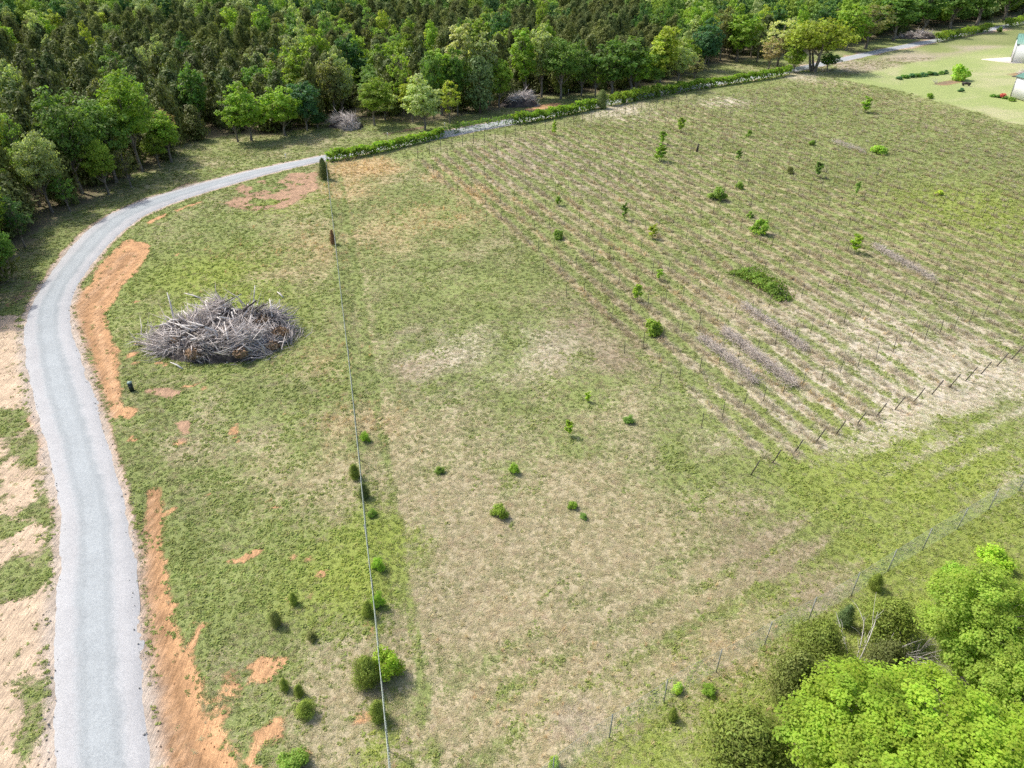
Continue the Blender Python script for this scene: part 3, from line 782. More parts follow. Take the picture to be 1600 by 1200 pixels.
def make_cedar(seed, h=9.0, w=4.2, n=2600, leaf=.34, clear=.05, top=.9, whorl=0):
    """evergreen: feathery upright sprays in layers round a straight stem"""
    q = np.random.default_rng(seed)
    nb = n // 26
    t = q.random(nb) ** 1.15
    if whorl: t = (np.floor(t * whorl) + q.random(nb) * .22) / whorl
    z0 = h * (clear + (1 - clear) * t * .97)
    prof = np.clip((1 - t) ** .62 * (0.30 + 1.25 * np.minimum(t + .28, .62)), .05, 1) * w / 2
    a = q.random(nb) * 6.283
    lobe = 1 + .26 * np.sin(a * 3 + seed) * np.sin(t * 9 + seed) + .22 * np.sin(a * 2 + seed * 2) * np.cos(t * 5)
    rr = prof * lobe * (.36 + .82 * q.random(nb))
    bc = np.stack([np.cos(a) * rr, np.sin(a) * rr, z0 + rr * .18], 1)
    idx = np.repeat(np.arange(nb), 26)
    e = q.normal(size=(len(idx), 3))
    sp = (.16 + .22 * prof / (w / 2))[idx] * (w / 4.2) * 1.25
    pos = bc[idx] + e * sp[:, None] * np.array([1, 1, .95])
    outd = np.stack([np.cos(a), np.sin(a), np.zeros(nb)], 1)[idx]
    nrm = outd * .6 + e * .5 + np.array([0, 0, .4]) + q.normal(size=pos.shape) * .42
    nrm /= np.linalg.norm(nrm, axis=1)[:, None]
    ax = outd * .55 + np.array([0, 0, .9]) + q.normal(size=pos.shape) * .35
    ax -= nrm * (ax * nrm).sum(1)[:, None]; ax /= np.linalg.norm(ax, axis=1)[:, None]
    b = np.cross(nrm, ax)
    s_ = (leaf * (.6 + .8 * q.random(len(pos))))[:, None]
    V = np.stack([pos - ax * s_ * .8, pos + b * s_ * .32, pos + ax * s_, pos - b * s_ * .32], 1).reshape(-1, 3)
    Q = np.arange(len(pos))[:, None] * 4 + np.array([[0, 1, 2, 3]])
    lv = np.repeat(q.random(nb)[idx] * .5 + q.random(len(pos)) * .5, 4)
    crown = np_mesh('crown', V, Q, M['needle'], False, {'leafv': ('FLOAT', lv)})
    mb = MB()
    mb.tube([(0, 0, -.3), (0, 0, h * .3), (.05, .02, h * .65), (0, 0, h * .95)], [h * .018 + .03, h * .014, h * .008, .01], 6, False)
    for k in q.permutation(nb)[:18]:
        mb.tube([(0, 0, max(.2, bc[k, 2] - rr[k] * .5)), bc[k] * .9 + [0, 0, bc[k, 2] * .1]], [.035, .012], 4, False)
    return mb.mesh('trunk', M['cedar_bark'], True), crown

_GREEN = {  # leaf colours of the trees themselves
    'bright': (.185, .290, .035), 'yellow': (.270, .330, .045), 'green': (.105, .195, .035), 'mid': (.130, .215, .045), 'deep': (.060, .130, .034),
    'pale': (.285, .345, .150), 'cream': (.345, .375, .160), 'blue': (.070, .155, .065), 'olive': (.150, .165, .055), 'brownish': (.200, .165, .085), 'cedar': (.150, .176, .050), 'cedar2': (.180, .215, .052), 'cedar3': (.130, .172, .052), 'cedar4': (.205, .265, .045), 'vivid': (.200, .285, .038), 'lime': (.232, .335, .032), 'dead': (.17, .10, .055), 'pine': (.11, .17, .06), 'shrub': (.140, .215, .035), 'pinkbud': (.30, .26, .15)}

GREEN = {k: (1.54 * v[0], 1.50 * v[1], 1.4 * v[2] + .01) if 'cedar' not in k else v for k, v in _GREEN.items()}
PROTO = {}
for k in range(5):
    PROTO['oak%d' % k] = make_broad(100 + k, 12, 8, .05 + .03 * k, 62, 44, .42, lobes=4 + k)
for k in range(3):
    PROTO['tall%d' % k] = make_broad(120 + k, 15, 7, .10, 62, 44, .42, lobes=6)
for k in range(3):
    PROTO['thin%d' % k] = make_broad(140 + k, 12, 7.5, .12, 46, 26, .36, limbs=42, lobes=5, clr=.8)
for k in range(3):
    PROTO['near%d' % k] = make_broad(150 + k, 13, 7.5, .14 + .05 * k, 80, 75, .28, limbs=34, lobes=5 + k)
PROTO['multi'] = make_broad(170, 12, 10, .30, 90, 44, .36, limbs=50, trunks=4, lobes=6)
for k in range(4):
    PROTO['cedar%d' % k] = make_cedar(200 + k, 9, 4.6 + .3 * k, 2500)
PROTO['pine'] = make_cedar(220, 14, 6, 2800, .36, .12, whorl=11)
PH = {'oak': 12, 'tal': 15, 'thi': 12, 'nea': 13, 'mul': 12, 'ced': 9, 'pin': 14}
PW = {'oak': 8.6, 'tal': 7.6, 'thi': 8, 'nea': 8, 'mul': 10.6, 'ced': 4.8, 'pin': 5.6}

def tree(name, proto, p, h, w, color, label, cat, group=None, rz=None, lean=(0, 0)):
    o = empty(name, (p[0], p[1], gz(p[0], p[1])), random.random() * 6.28 if rz is None else rz)
    s_ = h / PH[proto[:3]]; sw = w / PW[proto[:3]]
    o.rotation_euler[0], o.rotation_euler[1] = lean
    o.scale = (sw, sw, s_)
    tr, cr = PROTO[proto]
    obj('trunk', tr, o)
    c = obj('crown', cr, o)
    j = np.array(GREEN[color])
    c.color = (*[float(v) for v in j], 1)
    tag(o, label, cat, group)
    return o

TREES = [  # base x, base y, top, width, kind of tree, leaf colour, label
    (6, 395, 268, 62, 'near0', 'vivid', 'vivid green leafy tree at the frame edge beside the road bend'),
    (82, 332, 192, 62, 'near1', 'pale', 'pale yellow-green tree in front of the taller trees by the bend'),
    (62, 322, 228, 60, 'near2', 'vivid', 'low vivid green spreading tree before the pale one by the bend'),
    (128, 302, 127, 88, 'near0', 'mid', 'tallest round blue-green tree on the wood edge inside the bend'),
    (182, 286, 140, 78, 'near1', 'mid', 'broad light green tree with bare grey trunk in the middle of the bend trees'),
    (222, 268, 112, 76, 'near2', 'bright', 'tall bright green tree standing up behind the other bend trees'),
    (262, 240, 160, 42, 'thin0', 'brownish', 'small tree with brownish young leaves behind the last bend tree'),
    (268, 254, 168, 58, 'near0', 'bright', 'light green tree at the clearing end of the bend trees'),
    (170, 303, 206, 44, 'near1', 'vivid', 'small vivid green understorey tree under the bend trees'),
    (250, 262, 208, 34, 'near2', 'vivid', 'low sprouting green tree beside the clearing behind the road'),
    (28, 296, 172, 56, 'oak0', 'yellow', 'yellow-green tree rising behind the pale tree near the frame edge'),
    (52, 300, 165, 40, 'thin1', 'mid', 'slim grey-green tree left of the tallest bend tree'),
    (4, 330, 196, 50, 'near2', 'green', 'darker green tree cut by the frame edge above the bend'),
    (110, 330, 262, 40, 'thin2', 'green', 'thin dark understorey tree with leaning bare trunk by the bend'),
    (40, 388, 300, 44, 'thin1', 'deep', 'shaded slender tree with leaning pale trunk at the bend'),
    (12, 440, 350, 46, 'near1', 'green', 'shaded green tree low at the frame edge by the bend'),
    (205, 292, 225, 40, 'thin0', 'olive', 'thin olive understorey tree beneath the bend trees'),
    (-30, 470, 330, 70, 'near0', 'green', 'green tree mostly outside the frame by the bend'),
    (-20, 420, 260, 70, 'near2', 'mid', 'tall tree outside the frame edge behind the bend'),
    (393, 220, 127, 64, 'oak1', 'bright', 'bright round tree at the clearing end of the second clump'),
    (372, 222, 140, 44, 'thin2', 'bright', 'loose bright green tree at the outer end of the second clump'),
    (446, 213, 125, 58, 'oak2', 'bright', 'bright green tree with pale stem in the middle of the second clump'),
    (480, 206, 122, 50, 'oak3', 'blue', 'dark bluish green tree beside the twig heap'),
    (497, 201, 175, 34, 'oak4', 'deep', 'low dark green bushy tree at the foot of the bluish tree'),
    (586, 197, 113, 54, 'near1', 'vivid', 'lone bright green tree with a pale bare trunk before the cedars'),
    (645, 190, 119, 40, 'oak0', 'yellow', 'yellow-green tree at the start of the third clump'),
    (664, 203, 115, 60, 'oak1', 'pale', 'pale silvery green tree in front of the third clump'),
    (703, 193, 120, 42, 'thin1', 'yellow', 'thin yellow-tipped tree beside the silvery green one'),
    (726, 168, 27, 56, 'tall0', 'cream', 'tallest cream-coloured flowering tree above the cedars'),
    (756, 167, 40, 52, 'tall1', 'pale', 'tall pale grey-green tree next to the cream-coloured one'),
    (690, 180, 68, 56, 'tall2', 'bright', 'tall light green tree below the cream-coloured one'),
    (678, 184, 72, 34, 'oak3', 'mid', 'slim green tree left of the tall light green one'),
    (715, 180, 72, 40, 'oak4', 'green', 'narrow dark green tree below the cream-coloured one'),
    (750, 178, 84, 42, 'pine', 'pine', 'pine with layered branches below the pale grey-green tree'),
    (780, 168, 82, 42, 'oak2', 'bright', 'bright green tree right of the layered pine'),
    (818, 155, 35, 50, 'tall0', 'bright', 'tall bright green tree above the grey brush heap'),
    (846, 152, 28, 42, 'tall1', 'pale', 'tall pale slender tree right of the grey brush heap'),
    (876, 154, 58, 58, 'near2', 'mid', 'green tree with straight pale trunk behind the orange bare soil'),
    (908, 149, 62, 44, 'oak1', 'mid', 'rounded green tree right of the pale-trunked one'),
    (930, 149, 85, 36, 'thin0', 'bright', 'small loose green tree before the dark round one'),
    (955, 149, 52, 70, 'oak2', 'green', 'large dark green round tree in the middle of the roadside wood'),
    (985, 146, 50, 56, 'tall2', 'mid', 'tall green tree right of the large dark round one'),
    (992, 145, 70, 46, 'oak3', 'bright', 'light green lower tree over the far road'),
    (1032, 138, 32, 56, 'tall0', 'yellow', 'tall yellow-green tree over the far road'),
    (1022, 140, 74, 40, 'oak0', 'mid', 'mid green tree below the tall yellow-green one'),
    (1058, 133, 62, 48, 'oak4', 'pale', 'pale green tree hanging over the hedge by the far road'),
    (1085, 122, 85, 42, 'thin2', 'olive', 'low olive thin tree by the far grass gap'),
    (1100, 110, 28, 56, 'oak1', 'blue', 'large bluish green tree at the far grass gap'),
    (1150, 97, 14, 64, 'oak3', 'bright', 'broad bright tree behind the far grass gap'),
    (1182, 98, 30, 40, 'thin1', 'pale', 'thin pale tree left of the yellowish budding tree'),
    (1214, 104, 20, 60, 'thin0', 'cream', 'yellowish budding tree with bare grey branches by the far road'),
    (1200, 108, 55, 40, 'thin2', 'pinkbud', 'nearly bare grey twiggy tree by the far road'),
    (1272, 112, 27, 96, 'multi', 'yellow', 'wide yellow-green tree with many stems on the near side of the far road'),
    (1240, 113, 66, 32, 'oak2', 'vivid', 'fresh green sapling tree left of the wide many-stemmed tree'),
    (1292, 110, 82, 34, 'oak4', 'green', 'low green bushy tree at the foot of the wide many-stemmed tree'),
    (1352, 76, 0, 76, 'thin1', 'olive', 'olive thin-leaved tree behind the far road'),
    (1322, 80, 5, 56, 'oak0', 'bright', 'bright tree above the wide many-stemmed tree'),
    (1395, 64, -20, 60, 'tall1', 'green', 'tall green tree behind the far twig heap'),
    (1440, 56, -40, 60, 'tall2', 'green', 'shaded tall tree with pale leaning trunk beyond the far road'),
    (1485, 48, -50, 60, 'tall0', 'mid', 'tall tree in shade above the far road hedge'),
    (1526, 40, -60, 60, 'tall1', 'green', 'dark tall tree with slanting pale trunk at the far road turn'),
    (1568, 32, -60, 56, 'tall2', 'mid', 'shaded tree above the last stretch of hedge'),
    (1600, 22, -70, 56, 'tall0', 'green', 'tall dark tree in the top corner beyond the buildings'),
]
tree_xy = []
for bx, by, top, w, kind, colr_, lab in TREES:
    p, h, wm = tree_size(bx, by, top, w)
    h = min(h, 28)
    tree_xy.append((p[0], p[1], wm / 2))
    ob_ = tree('leafy_tree' if kind != 'pine' else 'pine_tree', kind, p, h, wm * 1.1, colr_, lab, 'tree', 'trees along the edge of the wood')
    ob_.children[1].color = (*[c * 1.34 for c in GREEN[colr_]], 1)
tree_xy = np.array(tree_xy)

# the wood behind: nearest trees one by one, the far mass as stuff
q = np.random.default_rng(31)
cx, cy = np.meshgrid(np.arange(-300, 400, 5.2), np.arange(60, 620, 5.2))
cx = (cx + q.uniform(-1.7, 1.7, cx.shape)).ravel(); cy = (cy + q.uniform(-1.7, 1.7, cy.shape)).ravel()
Z = cy * CP + CAM_H * SP
sd = poly_sd(cx, cy, FOREST_POLY)
ok_ = (sd < -1.5) & (np.abs(cx) < .74 * Z + 22) & (road_dist(cx, cy) > 3.5) & (poly_sd(cx, cy, LANE) > 1.0)
dmin = np.min(np.hypot(cx[:, None] - tree_xy[None, :, 0], cy[:, None] - tree_xy[None, :, 1]) - .30 * tree_xy[None, :, 2], axis=1)
ok_ &= dmin > 1.0
cx, cy, sd = cx[ok_], cy[ok_], sd[ok_]
ppx, ppy, pz_ = proj(cx, cy, np.full(len(cx), 6.0))
mass = fbm(cx, cy, .022, 3, 5.)
pdec = .05 + .42 * smooth(.56, .68, mass) + .5 * smooth(32, 2, ppy) + .75 * smooth(980, 1090, ppx) + .35 * smooth(300, 80, ppx) * smooth(150, 320, ppy)
isdec = q.random(len(cx)) < np.clip(pdec, .08, .96)
order = np.argsort(pz_ + 400 * ((ppx < -20) | (ppx > 1620)))
nce = nde = 0
rest = []
dcols = ['bright', 'mid', 'green', 'bright', 'vivid', 'pale', 'deep', 'yellow', 'mid', 'olive']
for k in order:
    if isdec[k] and nde < 230:
        nde += 1
        kind = ['oak0', 'oak1', 'oak2', 'oak3', 'oak4', 'thin0', 'tall0', 'tall1'][q.integers(0, 8)]
        h = q.uniform(7, 16.5)
        tree('wood_tree', kind, (cx[k], cy[k]), h, q.uniform(5, 8.5), (cw := dcols[q.integers(0, 10)]), {'bright': 'light green', 'mid': 'mid green', 'green': 'green', 'vivid': 'vivid green', 'pale': 'pale grey-green', 'deep': 'dark green', 'yellow': 'yellow-green', 'olive': 'olive'}[cw] + ' leafy tree growing inside the wood behind its front row', 'tree', 'leafy trees inside the wood')
    elif not isdec[k] and nce < 300:
        nce += 1
        tree('cedar_tree', 'cedar%d' % q.integers(0, 4), (cx[k], cy[k]), q.uniform(6, 13), q.uniform(4.4, 7), ['cedar', 'cedar2', 'cedar3', 'cedar'][q.integers(0, 4)], 'dark olive cedar in the dense wood beyond the gravel road', 'tree', 'cedars of the wood')
    else: rest.append(k)
rest = np.array(rest)

def mass_stuff(name, protos, sel, h0, h1, w0, w1, cols, label):
    """far trees: same sprays, one object"""
    var = []
    for pn in protos:
        me = PROTO[pn][1]
        v = np.zeros(len(me.vertices) * 3, np.float32); me.vertices.foreach_get('co', v); v = v.reshape(-1, 3).astype(float)
        l = np.zeros(len(v), np.float32); me.attributes['leafv'].data.foreach_get('value', l)
        h_, w_ = PH[pn[:3]], PW[pn[:3]]
        var.append((v / np.array([w_, w_, h_]), np.arange(len(v)).reshape(-1, 4), np.zeros((0, 3), int), l))
    n = len(sel); rr = np.random.default_rng(len(name))
    w = rr.uniform(w0, w1, n); h = rr.uniform(h0, h1, n)
    tint = np.array([GREEN[c] for c in cols])[rr.integers(0, len(cols), n)] * rr.uniform(.8, 1.2, (n, 1))
    return scatter(name, var, np.stack([cx[sel], cy[sel], np.zeros(n)], 1), rr.random(n) * 6.283, np.stack([w, w, h], 1), tint, label, 'wood', M['tuft'])
mass_stuff('far_cedar_woods', ['cedar0', 'cedar1', 'cedar2', 'cedar3'], rest[~isdec[rest]], 6.5, 13.5, 4.8, 7.4, ['cedar', 'cedar2', 'cedar3'], 'distant mass of dark cedars filling the top of the view')
mass_stuff('far_leafy_woods', ['oak0', 'oak1', 'oak2', 'tall0'], rest[isdec[rest]], 8, 17, 5.5, 9.5, ['bright', 'mid', 'green', 'pale', 'vivid', 'deep'], 'distant mass of green leafy trees at the top of the view')

# ------------------------------------------------------------------ near trees in the lower corner
PROTO['big0'] = make_broad(301, 9, 8.5, .12, 230, 190, .125, limbs=60, lobes=9, clr=.62, shell=.36, flat=1.0)
PROTO['big1'] = make_broad(302, 9, 8.5, .12, 230, 190, .125, limbs=60, lobes=8, clr=.62, shell=.36, flat=1.0)
PROTO['cedarn0'] = make_cedar(310, 6, 4.6, 15000, .15)
PROTO['cedarn1'] = make_cedar(311, 6, 4.6, 12000, .15)
PH.update({'big': 9, 'bus': 2.0, 'sap': 3.0}); PW.update({'big': 9, 'bus': 2.0, 'sap': 1.4})
PH['cedarn'] = 6
def near_tree(name, proto, px, py, zc, h, w, color, label, cat='tree', group=None):
    p = at(px, py, zc)
    key = proto[:3]
    ph, pw = PH[key], PW[key]
    if proto.startswith('cedarn'): PH[key], PW[key] = 6, 4.8
    o = tree(name, proto, p, h, w, color, label, cat, group)
    PH[key], PW[key] = ph, pw
    return o
NG = 'trees in the near corner of the field'
near_tree('leafy_tree', 'big0', 1535, 985, 5.0, 9.0, 7.0, 'vivid', 'deep green leafy tree at the frame edge above the lime-coloured crowns', group=NG)
near_tree('leafy_tree', 'big1', 1352, 1150, 3.5, 6.6, 8.4, 'lime', 'lime green leafy crown next to the round olive cedar', group=NG)
near_tree('leafy_tree', 'big0', 1490, 1165, 4.2, 7.4, 8.8, 'lime', 'lime green leafy crown in the middle of the lower corner', group=NG)
near_tree('leafy_tree', 'big1', 1625, 1120, 4.6, 8.0, 6.6, 'vivid', 'yellowish green crown cut by the frame in the lower corner', group=NG)
near_tree('leafy_tree', 'big1', 1650, 925, 2.0, 4.2, 4.4, 'lime', 'small lime crown at the frame edge above the corner trees', group=NG)
near_tree('leafy_tree', 'big0', 1400, 1270, 3.5, 7.0, 8.0, 'lime', 'lime green crown rising from below the frame', group=NG)
near_tree('cedar_shrub', 'cedarn0', 1170, 1165, 1.6, 3.6, 4.6, 'cedar4', 'large round olive cedar alone at the bottom edge', 'cedar', NG)
near_tree('cedar_shrub', 'cedarn1', 1240, 1062, 1.6, 4.0, 3.0, 'cedar2', 'dark cedar at the corner nearest the wire fence', 'cedar', NG)
near_tree('cedar_shrub', 'cedarn0', 1282, 1010, 1.2, 3.0, 3.4, 'cedar4', 'olive cedar left of the bleached dead branches', 'cedar', NG)
near_tree('cedar_shrub', 'cedarn1', 1290, 1075, 1.3, 3.4, 3.0, 'cedar2', 'low brownish cedar below the bleached dead branches', 'cedar', NG)
near_tree('cedar_shrub', 'cedarn0', 1392, 972, 1.2, 3.0, 3.4, 'cedar4', 'olive cedar right of the bleached dead branches', 'cedar', NG)
near_tree('cedar_shrub', 'cedarn1', 1385, 1040, 1.3, 3.4, 2.8, 'cedar', 'cedar squeezed between dead branches and the lime crowns', 'cedar', NG)
near_tree('young_pine', 'cedarn1', 1324, 962, .8, 1.9, 1.1, 'pine', 'small blue-green young pine behind the corner cedars', 'pine', NG)

def bare_tree(name, p, h, spread, n, seed, label, mat, cat='dead tree', r0=.06, lay=.5):
    """leafless limbs fanning from one root, each limb its own part"""
    q = np.random.default_rng(seed)
    o = empty(name, (p[0], p[1], gz(p[0], p[1])))
    for k in range(n):
        a = q.random() * 6.283; t = q.uniform(.15, 1.0) * lay + .1
        L = h * q.uniform(.6, 1.1)
        d = np.array([math.cos(a) * math.sin(t) * spread, math.sin(a) * math.sin(t) * spread, math.cos(t)])
        mb = MB(); tip = d * L
        limb_tube(mb, (0, 0, -.1), tip, r0 * q.uniform(.5, 1), r0 * .15, seed + k, .08, 5)
        for j in range(7):
            f = q.uniform(.35, .95); b0 = tip * f
            dd = d + q.normal(size=3) * .55; limb_tube(mb, b0, b0 + dd * L * q.uniform(.15, .35), r0 * .28, r0 * .07, seed * 3 + k * 9 + j, .1, 4, 4)
        obj('branch', mb.mesh('branch', mat, True), o)
    return tag(o, label, cat)
bare_tree('dead_tree', at(1335, 1045), 3.2, 1.3, 9, 401, 'bleached bare dead branches among the corner cedars', M['deadwood'], lay=1.0)
bare_tree('bare_shrub', at(1425, 1030), 2.6, 1.1, 16, 402, 'brownish leafless twiggy shrub beside the deep green tree', M['twig'], 'shrub', .03, 1.0)
bare_tree('bare_shrub', at(1258, 1052), 1.6, 1.2, 7, 403, 'small grey dead twigs between the two corner cedars', M['deadwood'], 'shrub', .035, 1.1)

# ------------------------------------------------------------------ shrubs and saplings in the field
def make_bush(seed, h, w, n, leaf, up=.25, hollow=.5):
    q = np.random.default_rng(seed)
    ncl = 14
    d = q.normal(size=(ncl, 3)); d[:, 2] = np.abs(d[:, 2]) * 1.1; d /= np.linalg.norm(d, axis=1)[:, None]
    c = d * q.uniform(.35, .85, (ncl, 1)) * np.array([w / 2, w / 2, h * .8]) + np.array([0, 0, h * .12])
    idx = q.integers(0, ncl, n)
    e = q.normal(size=(n, 3)); e /= np.linalg.norm(e, axis=1)[:, None]
    pos = c[idx] + e * (q.random(n) ** hollow)[:, None] * np.array([w, w, h]) * .21
    pos[:, 2] = np.abs(pos[:, 2]) + .03
    V, Q, lv = leaf_cards(pos, e * .6 + d[idx] * .4 + np.array([0, 0, .4]) + q.normal(size=(n, 3)) * .4, leaf, seed, 1.4)
    fol = np_mesh('leaves', V, Q, M['leaf'], False, {'leafv': ('FLOAT', lv)})
    mb = MB()
    for k in range(9): limb_tube(mb, (q.normal() * .05, q.normal() * .05, -.05), c[k], .03, .008, seed * 7 + k, .1, 4, 4)
    return mb.mesh('stems', M['bark'], True), fol
def make_sapling(seed, h, w, n, leaf):
    q = np.random.default_rng(seed)
    nb = 16
    t = np.linspace(.25, 1, nb); a = q.random(nb) * 6.283
    L = w / 2 * np.sin(np.clip(t, 0, .97) * math.pi * .9) ** .7 * q.uniform(.6, 1.1, nb)
    tip = np.stack([np.cos(a) * L, np.sin(a) * L, t * h * .93 + L * .5], 1); root = np.stack([np.zeros(nb), np.zeros(nb), t * h * .85], 1)
    idx = q.integers(0, nb, n); f = q.uniform(.3, 1.05, n)
    pos = root[idx] * (1 - f[:, None]) + tip[idx] * f[:, None] + q.normal(size=(n, 3)) * np.array([w, w, w]) * .06
    V, Q, lv = leaf_cards(pos, np.array([0, 0, .7]) + q.normal(size=(n, 3)) * .5, leaf, seed, 1.5)
    fol = np_mesh('leaves', V, Q, M['leaf'], False, {'leafv': ('FLOAT', lv)})
    mb = MB(); mb.tube([(0, 0, -.1), (.03, .02, h * .5), (0, 0, h)], [.04, .025, .008], 5, False)
    for k in range(nb): mb.tube([root[k], tip[k]], [.014, .005], 4, False)
    return mb.mesh('stems', M['bark'], True), fol
for k in range(3): PROTO['bush%d' % k] = make_bush(500 + k, 2.0, 2.0, 1100, .17)
for k in range(2): PROTO['sapl%d' % k] = make_sapling(520 + k, 3.0, 1.4, 520, .19)
PROTO['bushn0'] = make_bush(510, 2.0, 2.0, 3600, .09)
PROTO['bushn1'] = make_bush(511, 2.0, 2.0, 3000, .09)
def shrub(name, bx, by, top, w, proto, color, label, cat, k_h=1.0):
    # the outline in the photo is the tilted view of a rounded crown: width w, upright extent by - top
    my = (by + top) / 2; h = .3
    for _ in range(12):
        p = at(bx, my, h / 2); Z = proj(*p)[2]; wm = w * Z / FPX
        a_ = PITCH + math.atan((my - 600) / FPX); ext = (by - top) * Z / FPX * math.cos(a_ - PITCH)
        h = math.sqrt(max(ext ** 2 - (wm * math.sin(a_)) ** 2 * .8, (.45 * wm) ** 2)) / math.cos(a_)
        h = min(h, (1.25 if by > 700 else 2.2) * wm + .3)
    key = proto[:3]
    ph, pw = PH[key], PW[key]
    if proto.startswith('cedarn'): PH[key], PW[key] = 6, 4.8
    o = tree(name, proto, p, max(h * k_h, .35), wm, color, label, cat, 'shrubs and saplings in the field')
    PH[key], PW[key] = ph, pw
    for c in o.children:
        c.color = (*[v * 1.3 for v in c.color[:3]], 1)
        if c.data.name.startswith('leaves'): c.name = 'leaves'
        if c.data.name.startswith('stems'): c.name = 'stems'
    return o
